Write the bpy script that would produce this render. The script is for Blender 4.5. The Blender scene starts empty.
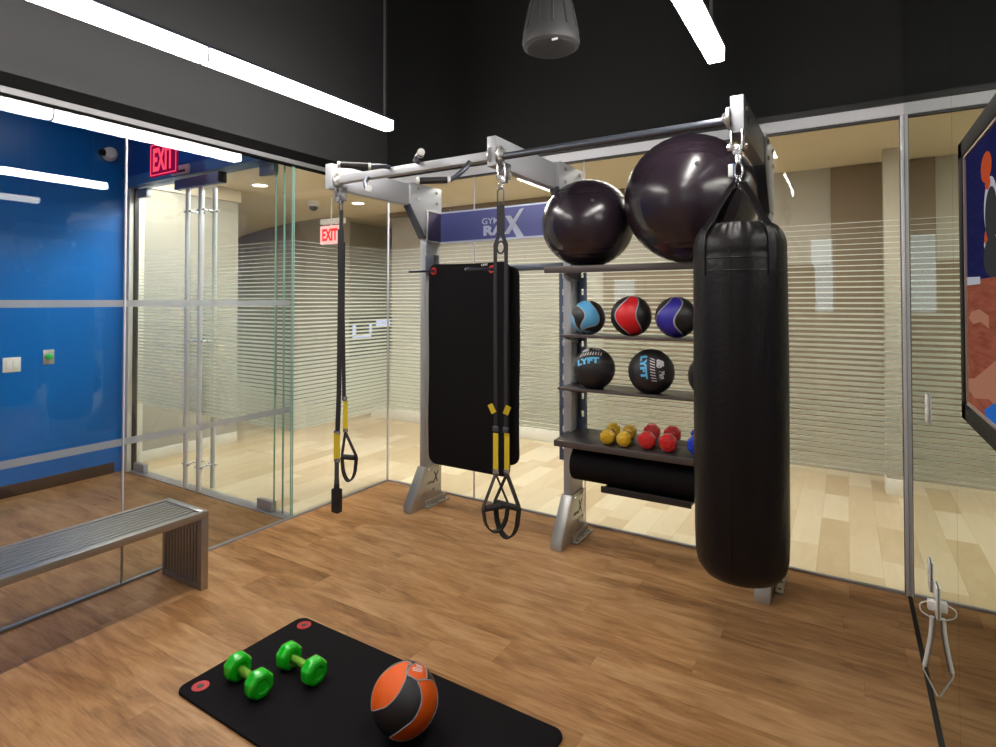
import bpy, bmesh, math, random
from mathutils import Vector, Matrix
random.seed(7)
SC = bpy.context.scene
COL = SC.collection
PI = math.pi

# ------------------------------------------------------------------ materials
def new_mat(name):
    m = bpy.data.materials.new(name); m.use_nodes = True
    nt = m.node_tree; nt.nodes.clear()
    out = nt.nodes.new('ShaderNodeOutputMaterial')
    return m, nt, out
def N(nt, t, **kw):
    n = nt.nodes.new(t)
    for k, v in kw.items(): setattr(n, k, v)
    return n
def MATH(nt, op, a, b=None, c=None, clamp=False):
    n = nt.nodes.new('ShaderNodeMath'); n.operation = op; n.use_clamp = clamp
    for i, v in enumerate((a, b, c)):
        if v is None: continue
        if isinstance(v, (int, float)): n.inputs[i].default_value = v
        else: nt.links.new(v, n.inputs[i])
    return n.outputs[0]
def MIXC(nt, f, a, b):
    n = nt.nodes.new('ShaderNodeMix'); n.data_type = 'RGBA'
    for s, v in ((n.inputs[0], f), (n.inputs[6], a), (n.inputs[7], b)):
        if isinstance(v, (int, float)): s.default_value = v
        elif isinstance(v, tuple): s.default_value = (*v, 1)
        else: nt.links.new(v, s)
    return n.outputs[2]
def PBR(nt, out):
    p = nt.nodes.new('ShaderNodeBsdfPrincipled'); nt.links.new(p.outputs[0], out.inputs[0]); return p
def pbr(name, col, rough=.5, metal=0., spec=.5, noise=0, nscale=20, bump=0, bscale=80, coat=0, aniso=None):
    m, nt, out = new_mat(name); p = PBR(nt, out)
    p.inputs['Base Color'].default_value = (*col, 1)
    p.inputs['Roughness'].default_value = rough
    p.inputs['Metallic'].default_value = metal
    p.inputs['Specular IOR Level'].default_value = spec
    p.inputs['Coat Weight'].default_value = coat
    tc = N(nt, 'ShaderNodeTexCoord')
    if noise:
        n = N(nt, 'ShaderNodeTexNoise'); n.inputs['Scale'].default_value = nscale; n.inputs['Detail'].default_value = 4
        mp = N(nt, 'ShaderNodeMapping'); nt.links.new(tc.outputs['Object'], mp.inputs[0]); nt.links.new(mp.outputs[0], n.inputs[0])
        if aniso: mp.inputs['Scale'].default_value = aniso
        f = MATH(nt, 'MULTIPLY_ADD', n.outputs[0], 2*noise, 1-noise)
        mm = N(nt, 'ShaderNodeVectorMath', operation='SCALE'); mm.inputs[0].default_value = col; nt.links.new(f, mm.inputs['Scale'])
        nt.links.new(mm.outputs[0], p.inputs['Base Color'])
    if bump:
        n = N(nt, 'ShaderNodeTexNoise'); n.inputs['Scale'].default_value = bscale; n.inputs['Detail'].default_value = 3
        nt.links.new(tc.outputs['Object'], n.inputs[0])
        b = N(nt, 'ShaderNodeBump'); b.inputs['Strength'].default_value = bump; b.inputs['Distance'].default_value = .01
        nt.links.new(n.outputs[0], b.inputs['Height']); nt.links.new(b.outputs[0], p.inputs['Normal'])
    return m
def emit(name, col, s):
    m, nt, out = new_mat(name); e = N(nt, 'ShaderNodeEmission')
    e.inputs[0].default_value = (*col, 1); e.inputs[1].default_value = s
    nt.links.new(e.outputs[0], out.inputs[0]); return m
def glass_mat(name, tint=(.96, .985, .97), boost=1.0, base=0.0):
    """thin architectural glass: fresnel mix of mirror reflection and clear transmission"""
    m, nt, out = new_mat(name)
    t = N(nt, 'ShaderNodeBsdfTransparent'); t.inputs[0].default_value = (*tint, 1)
    g = N(nt, 'ShaderNodeBsdfGlossy'); g.inputs['Roughness'].default_value = 0.0
    fr = N(nt, 'ShaderNodeLayerWeight'); fr.inputs[0].default_value = .5
    # schlick from facing
    f5 = MATH(nt, 'POWER', fr.outputs['Facing'], 5.0)
    f = MATH(nt, 'MULTIPLY_ADD', f5, .96*boost, .04*boost+base, clamp=True)
    mx = N(nt, 'ShaderNodeMixShader'); nt.links.new(f, mx.inputs[0]); nt.links.new(t.outputs[0], mx.inputs[1]); nt.links.new(g.outputs[0], mx.inputs[2])
    nt.links.new(mx.outputs[0], out.inputs[0]); return m
def plank_mat(name, length, width, cols, along='X', rough=.4, grain=1.0, seam=.5, seamw=.003, bump=.15, nonuni=1.0):
    m, nt, out = new_mat(name); p = PBR(nt, out)
    tc = N(nt, 'ShaderNodeTexCoord'); sep = N(nt, 'ShaderNodeSeparateXYZ'); nt.links.new(tc.outputs['Object'], sep.inputs[0])
    L, W = (sep.outputs[0], sep.outputs[1]) if along == 'X' else (sep.outputs[1], sep.outputs[0])
    w = MATH(nt, 'DIVIDE', W, width); row = MATH(nt, 'FLOOR', w); wf = MATH(nt, 'FRACT', w)
    wn = N(nt, 'ShaderNodeTexWhiteNoise', noise_dimensions='1D'); nt.links.new(row, wn.inputs['W'])
    l = MATH(nt, 'ADD', MATH(nt, 'DIVIDE', L, length), wn.outputs[0]); lc = MATH(nt, 'FLOOR', l); lf = MATH(nt, 'FRACT', l)
    cb = N(nt, 'ShaderNodeCombineXYZ'); nt.links.new(row, cb.inputs[0]); nt.links.new(lc, cb.inputs[1])
    w2 = N(nt, 'ShaderNodeTexWhiteNoise', noise_dimensions='2D'); nt.links.new(cb.outputs[0], w2.inputs['Vector'])
    # grain
    gv = N(nt, 'ShaderNodeCombineXYZ')
    nt.links.new(MATH(nt, 'MULTIPLY', L, 1.0), gv.inputs[0]); nt.links.new(MATH(nt, 'MULTIPLY', W, 5.0), gv.inputs[1]); nt.links.new(MATH(nt, 'MULTIPLY', w2.outputs[0], 37.0), gv.inputs[2])
    n1 = N(nt, 'ShaderNodeTexNoise'); n1.inputs['Scale'].default_value = 2.6; n1.inputs['Detail'].default_value = 7; n1.inputs['Roughness'].default_value = .6; n1.inputs['Distortion'].default_value = .9
    nt.links.new(gv.outputs[0], n1.inputs[0])
    gv2 = N(nt, 'ShaderNodeCombineXYZ')
    nt.links.new(MATH(nt, 'MULTIPLY', L, 3.0), gv2.inputs[0]); nt.links.new(MATH(nt, 'MULTIPLY', W, 45.0), gv2.inputs[1]); nt.links.new(MATH(nt, 'MULTIPLY', w2.outputs[0], 11.0), gv2.inputs[2])
    n2 = N(nt, 'ShaderNodeTexNoise'); n2.inputs['Scale'].default_value = 3.0; n2.inputs['Detail'].default_value = 5
    nt.links.new(gv2.outputs[0], n2.inputs[0])
    rr = N(nt, 'ShaderNodeValToRGB')
    rr.color_ramp.elements[0].position = .28; rr.color_ramp.elements[0].color = (*cols[0], 1)
    rr.color_ramp.elements[1].position = .72; rr.color_ramp.elements[1].color = (*cols[2], 1)
    e = rr.color_ramp.elements.new(.5); e.color = (*cols[1], 1)
    s = MATH(nt, 'ADD', MATH(nt, 'MULTIPLY_ADD', n1.outputs[0], grain, .5-.5*grain), MATH(nt, 'MULTIPLY_ADD', n2.outputs[0], .38*grain, -.19*grain))
    s = MATH(nt, 'ADD', s, MATH(nt, 'MULTIPLY_ADD', w2.outputs[0], .22*nonuni, -.11*nonuni), clamp=True)
    nt.links.new(s, rr.inputs[0])
    # seams
    dw = MATH(nt, 'MULTIPLY', MATH(nt, 'MINIMUM', wf, MATH(nt, 'SUBTRACT', 1.0, wf)), width)
    dl = MATH(nt, 'MULTIPLY', MATH(nt, 'MINIMUM', lf, MATH(nt, 'SUBTRACT', 1.0, lf)), length)
    d = MATH(nt, 'MINIMUM', dw, dl); sm = MATH(nt, 'MULTIPLY', MATH(nt, 'LESS_THAN', d, seamw/2), seam)
    c = MIXC(nt, sm, rr.outputs[0], tuple(x*.35 for x in cols[0]))
    nt.links.new(c, p.inputs['Base Color']); p.inputs['Roughness'].default_value = rough
    p.inputs['Specular IOR Level'].default_value = .35
    b = N(nt, 'ShaderNodeBump'); b.inputs['Strength'].default_value = bump; b.inputs['Distance'].default_value = .002
    nt.links.new(n2.outputs[0], b.inputs['Height']); nt.links.new(b.outputs[0], p.inputs['Normal'])
    return m
def film_mat(name, z0=.635, z1=1.99, pitch=.0310):
    """frosted film of horizontal stripes that thin out upwards"""
    m, nt, out = new_mat(name)
    g = N(nt, 'ShaderNodeNewGeometry'); sep = N(nt, 'ShaderNodeSeparateXYZ'); nt.links.new(g.outputs['Position'], sep.inputs[0])
    z = sep.outputs[2]
    f = MATH(nt, 'FRACT', MATH(nt, 'DIVIDE', z, pitch))
    duty = N(nt, 'ShaderNodeMapRange'); nt.links.new(z, duty.inputs[0])
    for i, v in ((1, z0+.15), (2, z1), (3, .84), (4, .06)): duty.inputs[i].default_value = v
    on = MATH(nt, 'LESS_THAN', f, duty.outputs[0])
    # a softly frosted ground under the stripes, as seen on the lower part
    fac = MATH(nt, 'MAXIMUM', MATH(nt, 'MULTIPLY', on, .96), MATH(nt, 'MULTIPLY', duty.outputs[0], .14))
    t = N(nt, 'ShaderNodeBsdfTransparent')
    tl = N(nt, 'ShaderNodeBsdfTranslucent'); tl.inputs[0].default_value = (.95, .96, .90, 1)
    df = N(nt, 'ShaderNodeBsdfDiffuse'); df.inputs[0].default_value = (.84, .87, .83, 1)
    a = N(nt, 'ShaderNodeMixShader'); a.inputs[0].default_value = .35
    nt.links.new(tl.outputs[0], a.inputs[1]); nt.links.new(df.outputs[0], a.inputs[2])
    mx = N(nt, 'ShaderNodeMixShader'); nt.links.new(fac, mx.inputs[0]); nt.links.new(t.outputs[0], mx.inputs[1]); nt.links.new(a.outputs[0], mx.inputs[2])
    nt.links.new(mx.outputs[0], out.inputs[0]); return m
def band_mat(name):
    m, nt, out = new_mat(name)
    t = N(nt, 'ShaderNodeBsdfTransparent')
    tl = N(nt, 'ShaderNodeBsdfTranslucent'); tl.inputs[0].default_value = (.8, .8, .82, 1)
    df = N(nt, 'ShaderNodeBsdfDiffuse'); df.inputs[0].default_value = (.7, .7, .74, 1)
    a = N(nt, 'ShaderNodeMixShader'); nt.links.new(tl.outputs[0], a.inputs[1]); nt.links.new(df.outputs[0], a.inputs[2])
    mx = N(nt, 'ShaderNodeMixShader'); mx.inputs[0].default_value = .62
    nt.links.new(t.outputs[0], mx.inputs[1]); nt.links.new(a.outputs[0], mx.inputs[2]); nt.links.new(mx.outputs[0], out.inputs[0]); return m
def swirl_mat(name, col, dark=(.012, .011, .012), n=3, amp=.55, k=2.4, phase=0., sh=0., seam=(.42, .42, .46), rough=.45, sw=.05):
    """rubber ball with curved two-colour panels and grey seams, in object space"""
    m, nt, out = new_mat(name); p = PBR(nt, out)
    tc = N(nt, 'ShaderNodeTexCoord'); nm = N(nt, 'ShaderNodeVectorMath', operation='NORMALIZE'); nt.links.new(tc.outputs['Object'], nm.inputs[0])
    sep = N(nt, 'ShaderNodeSeparateXYZ'); nt.links.new(nm.outputs[0], sep.inputs[0])
    phi = MATH(nt, 'ARCTAN2', sep.outputs[1], sep.outputs[0])
    lat = MATH(nt, 'ARCSINE', sep.outputs[2])
    s = MATH(nt, 'ADD', MATH(nt, 'ADD', phi, phase), MATH(nt, 'MULTIPLY', MATH(nt, 'SINE', MATH(nt, 'MULTIPLY_ADD', lat, k, sh)), amp))
    u = MATH(nt, 'FRACT', MATH(nt, 'MULTIPLY', s, n/(2*PI)))
    on = MATH(nt, 'LESS_THAN', u, .52)
    c = MIXC(nt, on, dark, col)
    d0 = MATH(nt, 'MINIMUM', u, MATH(nt, 'SUBTRACT', 1.0, u)); d1 = MATH(nt, 'ABSOLUTE', MATH(nt, 'SUBTRACT', u, .52))
    d = MATH(nt, 'MULTIPLY', MATH(nt, 'MINIMUM', d0, d1), MATH(nt, 'MAXIMUM', MATH(nt, 'COSINE', lat), .15))
    se = MATH(nt, 'LESS_THAN', d, sw*.35)
    c = MIXC(nt, se, c, seam)
    nt.links.new(c, p.inputs['Base Color']); p.inputs['Roughness'].default_value = rough
    v = N(nt, 'ShaderNodeTexVoronoi'); v.inputs['Scale'].default_value = 190; nt.links.new(tc.outputs['Object'], v.inputs[0])
    b = N(nt, 'ShaderNodeBump'); b.inputs['Strength'].default_value = .25; b.inputs['Distance'].default_value = .002
    nt.links.new(v.outputs[0], b.inputs['Height']); nt.links.new(b.outputs[0], p.inputs['Normal'])
    return m

M = {}
M['wood'] = plank_mat('walnut_oak_laminate', 1.22, .18, ((.215, .092, .030), (.405, .202, .080), (.56, .325, .155)), 'X', rough=.40, grain=.82, seam=.35, seamw=.0018, nonuni=.7)
M['maple'] = plank_mat('pale_maple_planks', .62, .17, ((.58, .45, .275), (.70, .58, .40), (.80, .70, .52)), 'Y', rough=.30, grain=.30, seam=.30, seamw=.003, nonuni=1.9)
M['black_paint'] = pbr('flat_black_paint', (.0075, .0075, .008), .85, noise=.1)
M['dark_paint_lit'] = pbr('dark_paint_lit', (.036, .036, .038), .85, noise=.06, nscale=3)  # same dark paint as the back wall, pendant's light put into the colour
M['black_trim'] = pbr('black_trim', (.010, .010, .011), .45)
M['lock_grey'] = pbr('grey_lock_blue_reflection', (.22, .28, .46), .4)  # reflected blue of the anteroom put into the grey lock's colour
M['rod'] = pbr('grey_rod', (.22, .22, .23), .5, .2)
M['channel'] = pbr('matte_black_channel', (.005, .005, .005), .9, spec=.05)
M['dull_alu'] = pbr('dull_grey_channel', (.20, .20, .21), .6, .2)
M['lip'] = pbr('brown_grey_shelf_edge', (.095, .075, .072), .4, .3)
M['alu'] = pbr('satin_aluminium', (.42, .43, .47), .38, .35)
M['rail_white'] = pbr('pale_anodised_rail', (.90, .90, .94), .4, .0)
M['gasket'] = pbr('dark_gasket', (.05, .05, .055), .5)
M['silver'] = pbr('silver_powder_coat', (.43, .44, .47), .42, .12, bump=.02, bscale=400)
M['silver_plate'] = pbr('brushed_steel_plate', (.50, .49, .47), .34, .7, noise=.1, nscale=6)
M['steel'] = pbr('polished_steel', (.66, .66, .68), .25, .9)
M['pull'] = pbr('brushed_steel_pull', (.80, .80, .84), .38, .3)
M['brushed'] = pbr('brushed_stainless', (.40, .38, .375), .36, .9)
M['dark_steel'] = pbr('dark_gunmetal_steel', (.10, .11, .14), .35, .6)
M['standard'] = pbr('blue_grey_slotted_steel', (.12, .16, .24), .4, .5)
M['shelf'] = pbr('dark_shelf_laminate', (.030, .026, .028), .30, .2)
M['rubber_black'] = pbr('black_rubber', (.014, .013, .014), .55, bump=.1, bscale=500)
M['foam_black'] = pbr('black_foam_mat', (.0085, .0070, .0085), .85, spec=.12, bump=.12, bscale=700)
M['vinyl_black'] = pbr('black_vinyl_leather', (.0065, .005, .006), .40, spec=.28, bump=.22, bscale=38)
M['ball_gloss'] = pbr('plum_black_glossy_pvc', (.026, .017, .025), .23, spec=.6, bump=.03, bscale=14)
M['ball_soft'] = pbr('black_soft_leatherette', (.017, .014, .018), .50, bump=.2, bscale=300)
M['web_black'] = pbr('black_nylon_webbing', (.016, .015, .018), .7, bump=.2, bscale=900)
M['web_brown'] = pbr('grey_black_webbing', (.05, .042, .042), .7)
M['yellow'] = pbr('yellow_webbing', (.82, .62, .03), .6)
M['red'] = pbr('red_enamel', (.52, .010, .022), .4)
M['banner'] = pbr('indigo_banner_board', (.085, .095, .30), .42, .2)
M['banner_edge'] = pbr('pale_blue_edge', (.55, .60, .78), .4, .3)
M['letter'] = pbr('pale_grey_lettering', (.55, .58, .75), .5)
M['letter_dark'] = pbr('black_lettering', (.02, .02, .02), .5)
M['blue_wall'] = pbr('royal_blue_gloss_paint', (.003, .15, .55), .30, spec=.4)
M['blue_matte'] = pbr('royal_blue_matte_paint', (.008, .09, .42), .5)
M['blue_trim'] = pbr('pale_blue_door_head', (.06, .20, .50), .4)
M['brown_base'] = pbr('dark_brown_vinyl_skirting', (.045, .028, .024), .5)
M['beige'] = pbr('beige_wallcovering', (.44, .405, .33), .7, noise=.04, nscale=6)
M['beige_dark'] = pbr('taupe_wallcovering', (.32, .275, .22), .7, noise=.05, nscale=6)
M['taupe_panel'] = pbr('brown_panel', (.19, .135, .08), .5, noise=.08, nscale=5)
M['grey_wall'] = pbr('warm_grey_paint', (.42, .39, .34), .7)
M['cream'] = pbr('cream_ceiling_paint', (.80, .70, .52), .8)
M['white'] = pbr('white_plastic', (.82, .82, .80), .4)
M['white_paint'] = pbr('white_skirting_paint', (.78, .76, .70), .5)
M['speaker'] = pbr('light_grey_plastic', (.055, .055, .057), .5)
M['speaker_grille'] = pbr('perforated_grey_grille', (.04, .04, .042), .6, .2, bump=.4, bscale=600)
M['tv_black'] = pbr('glossy_black_bezel', (.004, .004, .005), .5, spec=.12)
M['green_paint'] = pbr('green_plastic', (.02, .55, .10), .35)
def neo(name, col): return pbr(name, col, .16, .0, spec=.7, coat=.8, bump=.05, bscale=45)
M['green'] = neo('glossy_green_vinyl', (.010, .60, .012))
M['green_h'] = pbr('green_gold_metallic_grip', (.22, .50, .05), .25, .7, bump=.5, bscale=300)
M['gold'] = neo('glossy_yellow_vinyl', (.72, .44, .010))
M['gold_h'] = pbr('gold_metallic_grip', (.60, .40, .08), .25, .7, bump=.5, bscale=300)
M['redv'] = neo('glossy_red_vinyl', (.66, .008, .012))
M['red_h'] = pbr('red_metallic_grip', (.50, .04, .04), .25, .7, bump=.5, bscale=300)
M['bluev'] = neo('glossy_blue_vinyl', (.004, .05, .62))
M['blue_h'] = pbr('blue_metallic_grip', (.03, .08, .5), .25, .7, bump=.5, bscale=300)
M['chrome_led'] = pbr('grey_print', (.6, .6, .62), .5)
M['lyft_blue'] = pbr('light_blue_print', (.10, .48, .80), .5)
M['white_print'] = pbr('white_print', (.80, .78, .80), .5)
M['pink_thread'] = pbr('pale_stitching', (.85, .78, .78), .6)
M['glass'] = glass_mat('clear_glass', boost=1.0)
M['glass_left'] = glass_mat('clear_partition_glass', tint=(.95, .97, .96), boost=1.15)
M['glass_edge'] = pbr('green_glass_edge', (.30, .56, .48), .3)
M['glass_edge_pale'] = pbr('pale_glass_joint', (.66, .62, .66), .25)
M['film'] = film_mat('striped_frosted_film')
M['band'] = band_mat('frosted_band')
m, nt, out = new_mat('silvered_mirror'); g = N(nt, 'ShaderNodeBsdfGlossy'); g.inputs[0].default_value = (.80, .83, .80, 1); g.inputs['Roughness'].default_value = 0
nt.links.new(g.outputs[0], out.inputs[0]); M['mirror'] = m
M['tube'] = emit('lit_linear_diffuser', (1.0, .955, .90), 49.)
M['down'] = emit('lit_downlight_lens', (1.0, .86, .66), 22.)
M['exit_red'] = emit('lit_red_legend', (1.0, .02, .02), 1.3)
M['exit_face'] = emit('lit_pale_red_face', (1.0, .50, .46), 1.3)
M['exit_pink'] = emit('lit_magenta_edge', (.60, .01, .14), .38)
M['exit_letter'] = emit('lit_pink_letters', (1.0, .06, .12), 1.5)
M['fill_panel_left'] = emit('bright_fill_troffer_diffuser', (1.0, .955, .90), 46.)
M['day'] = emit('daylight_sky', (.75, .90, 1.0), 3.5)
M['fill_panel'] = emit('fill_troffer_diffuser', (1.0, .94, .85), 15.5)

# ------------------------------------------------------------------ mesh helpers
class MB:
    def __init__(s): s.bm = bmesh.new()
    def _merge(s, verts, mat):
        bmesh.ops.transform(s.bm, matrix=mat, verts=verts)
    def box(s, x0, x1, y0, y1, z0, z1, bev=0, seg=2):
        r = bmesh.ops.create_cube(s.bm, size=1)
        vs = r['verts']
        s._merge(vs, Matrix.Translation(((x0+x1)/2, (y0+y1)/2, (z0+z1)/2)) @ Matrix.Diagonal((abs(x1-x0), abs(y1-y0), abs(z1-z0), 1)))
        if bev:
            es = list({e for v in vs for e in v.link_edges})
            bmesh.ops.bevel(s.bm, geom=es, offset=bev, segments=seg, affect='EDGES', profile=.5)
        return s
    def prism(s, pts, axis, a0, a1, bev=0):
        """pts: 2-D outline; axis: extrusion axis"""
        def P(p, a):
            if axis == 'x': return (a, p[0], p[1])
            if axis == 'y': return (p[0], a, p[1])
            return (p[0], p[1], a)
        v0 = [s.bm.verts.new(P(p, a0)) for p in pts]; v1 = [s.bm.verts.new(P(p, a1)) for p in pts]
        n = len(pts); fs = [s.bm.faces.new(v0), s.bm.faces.new(v1[::-1])]
        for i in range(n): fs.append(s.bm.faces.new((v0[i], v0[(i+1) % n], v1[(i+1) % n], v1[i])))
        bmesh.ops.recalc_face_normals(s.bm, faces=fs)
        if bev:
            es = list({e for f in fs[:2] for e in f.edges})
            bmesh.ops.bevel(s.bm, geom=es, offset=bev, segments=2, affect='EDGES', profile=.5)
        return s
    def cyl(s, p0, p1, r, seg=20, r2=None, bev=0):
        p0, p1 = Vector(p0), Vector(p1); d = p1-p0
        rr = bmesh.ops.create_cone(s.bm, cap_ends=True, segments=seg, radius1=r, radius2=r if r2 is None else r2, depth=d.length)
        vs = rr['verts']
        q = Vector((0, 0, 1)).rotation_difference(d.normalized()).to_matrix().to_4x4()
        s._merge(vs, Matrix.Translation((p0+p1)/2) @ q)
        if bev:
            es = [e for e in {e for v in vs for e in v.link_edges} if any(len(f.verts) > 4 for f in e.link_faces)]
            bmesh.ops.bevel(s.bm, geom=es, offset=bev, segments=2, affect='EDGES')
        return s
    def sphere(s, c, r, seg=32, rings=20, sc=(1, 1, 1)):
        rr = bmesh.ops.create_uvsphere(s.bm, u_segments=seg, v_segments=rings, radius=r)
        s._merge(rr['verts'], Matrix.Translation(c) @ Matrix.Diagonal((*sc, 1))); return s
    def lathe(s, prof, c=(0, 0, 0), seg=40, axis=(0, 0, 1)):
        q = Vector((0, 0, 1)).rotation_difference(Vector(axis).normalized()).to_matrix().to_4x4()
        T = Matrix.Translation(c) @ q
        rings = []
        for r, z in prof:
            if r < 1e-6: rings.append([s.bm.verts.new(T @ Vector((0, 0, z)))])
            else: rings.append([s.bm.verts.new(T @ Vector((r*math.cos(2*PI*i/seg), r*math.sin(2*PI*i/seg), z))) for i in range(seg)])
        fs = []
        for a, b in zip(rings, rings[1:]):
            for i in range(seg):
                j = (i+1) % seg
                if len(a) == 1 and len(b) == 1: continue
                if len(a) == 1: fs.append(s.bm.faces.new((a[0], b[i], b[j])))
                elif len(b) == 1: fs.append(s.bm.faces.new((a[i], a[j], b[0])))
                else: fs.append(s.bm.faces.new((a[i], a[j], b[j], b[i])))
        for r in (rings[0], rings[-1]):
            if len(r) > 1: fs.append(s.bm.faces.new(r))
        bmesh.ops.recalc_face_normals(s.bm, faces=fs); return s
    def tube(s, pts, r, seg=10, closed=False, flat=None, up=(0, 0, 1)):
        """sweep; flat=(half width, half thickness) sweeps a strap, its width along the side axis"""
        pts = [Vector(p) for p in pts]; n = len(pts); rings = []
        side0 = None
        for i, p in enumerate(pts):
            a = pts[i-1] if (i > 0 or closed) else p; b = pts[(i+1) % n] if (i < n-1 or closed) else p
            t = (b-a).normalized()
            if flat:
                w = Vector(up); w = (w - t*w.dot(t))
                w = w.normalized() if w.length > 1e-4 else (side0 or Vector((1, 0, 0)))
                side0 = w; nn = t.cross(w).normalized()
                hw, ht = flat
                rings.append([s.bm.verts.new(p+w*sx*hw+nn*sy*ht) for sx, sy in ((-1, -1), (1, -1), (1, 1), (-1, 1))])
            else:
                if side0 is None:
                    side0 = t.orthogonal().normalized()
                side0 = (side0 - t*side0.dot(t)).normalized(); nn = t.cross(side0)
                rings.append([s.bm.verts.new(p+(side0*math.cos(2*PI*k/seg)+nn*math.sin(2*PI*k/seg))*r) for k in range(seg)])
        m = len(rings[0]); fs = []
        rng = range(n if closed else n-1)
        for i in rng:
            A, B = rings[i], rings[(i+1) % n]
            for k in range(m): fs.append(s.bm.faces.new((A[k], A[(k+1) % m], B[(k+1) % m], B[k])))
        if not closed: fs += [s.bm.faces.new(rings[0]), s.bm.faces.new(rings[-1])]
        bmesh.ops.recalc_face_normals(s.bm, faces=fs); return s
    def torus(s, c, R, r, normal=(0, 1, 0), sc=(1, 1), seg=28):
        q = Vector((0, 0, 1)).rotation_difference(Vector(normal).normalized())
        return s.tube([Vector(c)+q @ Vector((R*sc[0]*math.cos(2*PI*i/seg), R*sc[1]*math.sin(2*PI*i/seg), 0)) for i in range(seg)], r, 8, closed=True)
    def mesh(s, name, mats, smooth=True, ang=40):
        me = bpy.data.meshes.new(name)
        if smooth:
            for f in s.bm.faces: f.smooth = True
            for e in s.bm.edges:
                if len(e.link_faces) == 2 and e.calc_face_angle(0) > math.radians(ang): e.smooth = False
        s.bm.to_mesh(me); s.bm.free()
        for m_ in (mats if isinstance(mats, (list, tuple)) else [mats]): me.materials.append(m_)
        return me
    def build(s, name, mats, parent=None, loc=None, smooth=True, ang=40):
        o = bpy.data.objects.new(name, s.mesh(name, mats, smooth, ang)); COL.objects.link(o)
        if parent is not None: o.parent = parent
        if loc: o.location = loc
        return o
def split(mb, name, mat, parent, smooth=True, ang=40):
    """link every loose island of the builder as an object of its own"""
    bm = mb.bm; bm.verts.ensure_lookup_table(); seen = set(); out_ = []
    for v in bm.verts:
        if v in seen: continue
        st = [v]; isl = []; seen.add(v)
        while st:
            a = st.pop(); isl.append(a)
            for e in a.link_edges:
                b = e.other_vert(a)
                if b not in seen: seen.add(b); st.append(b)
        n = MB(); idx = {a: n.bm.verts.new(a.co) for a in isl}; fs = {f for a in isl for f in a.link_faces}
        for f in fs: n.bm.faces.new([idx[a] for a in f.verts])
        bmesh.ops.recalc_face_normals(n.bm, faces=n.bm.faces[:])
        out_.append(n.build(name, mat, parent, smooth=smooth, ang=ang))
    bm.free(); return out_
def tag(o, label, cat, group=None):
    o['label'] = label; o['category'] = cat
    if group: o['group'] = group
    return o
def thing(name, label, cat, loc=(0, 0, 0), rot=(0, 0, 0), group=None):
    o = bpy.data.objects.new(name, None); COL.objects.link(o); o.location = loc; o.rotation_euler = rot
    o.empty_display_size = .1
    return tag(o, label, cat, group)
def struct(o): o['kind'] = 'structure'; return o
def sbox(name, mat, *a, bev=0, parent=None):
    o = MB().box(*a, bev=bev).build(name, mat, parent)
    if parent is None: struct(o)
    return o
def sempty(name, loc=(0, 0, 0)):
    o = bpy.data.objects.new(name, None); COL.objects.link(o); o.location = loc; return struct(o)
def copy_tree(o, parent=None):
    c = o.copy(); COL.objects.link(c)
    if parent is not None: c.parent = parent
    for ch in list(o.children): copy_tree(ch, c)
    return c
def text_mesh(txt, size, bold=.0, extrude=.001, shear=0, spacing=1.0):
    cu = bpy.data.curves.new('t', 'FONT'); cu.body = txt; cu.size = size; cu.offset = bold*size; cu.extrude = extrude
    cu.align_x = 'CENTER'; cu.align_y = 'CENTER'; cu.shear = shear; cu.space_character = spacing
    o = bpy.data.objects.new('t', cu); COL.objects.link(o)
    bpy.context.view_layer.update()
    me = bpy.data.meshes.new_from_object(o.evaluated_get(bpy.context.evaluated_depsgraph_get()))
    bpy.data.objects.remove(o); bpy.data.curves.remove(cu)
    return me
def text_obj(name, txt, w, h, mat, parent, M4, bold=.02, extrude=.001, shear=0):
    """text scaled to w x h in its own plane, then placed by the 4x4 matrix"""
    me = text_mesh(txt, 1.0, bold, .002, shear)
    xs = [v.co.x for v in me.vertices]; ys = [v.co.y for v in me.vertices]
    cx, cy = (min(xs)+max(xs))/2, (min(ys)+max(ys))/2
    sx, sy = w/(max(xs)-min(xs)), h/(max(ys)-min(ys))
    for v in me.vertices: v.co = M4 @ Vector(((v.co.x-cx)*sx, (v.co.y-cy)*sy, v.co.z/.002*extrude))
    me.materials.clear(); me.materials.append(mat)
    o = bpy.data.objects.new(name, me); COL.objects.link(o)
    if parent is not None: o.parent = parent
    return o
def frame_mat(o, x, y, z):
    x, y, z = Vector(x).normalized(), Vector(y).normalized(), Vector(z).normalized()
    m = Matrix((x, y, z)).transposed().to_4x4(); m.translation = Vector(o); return m
def frontal(o): return frame_mat(o, (1, 0, 0), (0, 0, 1), (0, -1, 0))      # readable from -y

# ------------------------------------------------------------------ room constants (metres)
XL, XR, YB = -3.497, .2766, 3.827
ZG = 2.62            # glass top
YF = -1.45           # wall behind the camera
XB = -5.83           # blue wall of the anteroom
YD = 2.80            # glass door plane
ZC = 2.87            # corridor ceiling
ZR = 4.7            # black room ceiling

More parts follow.
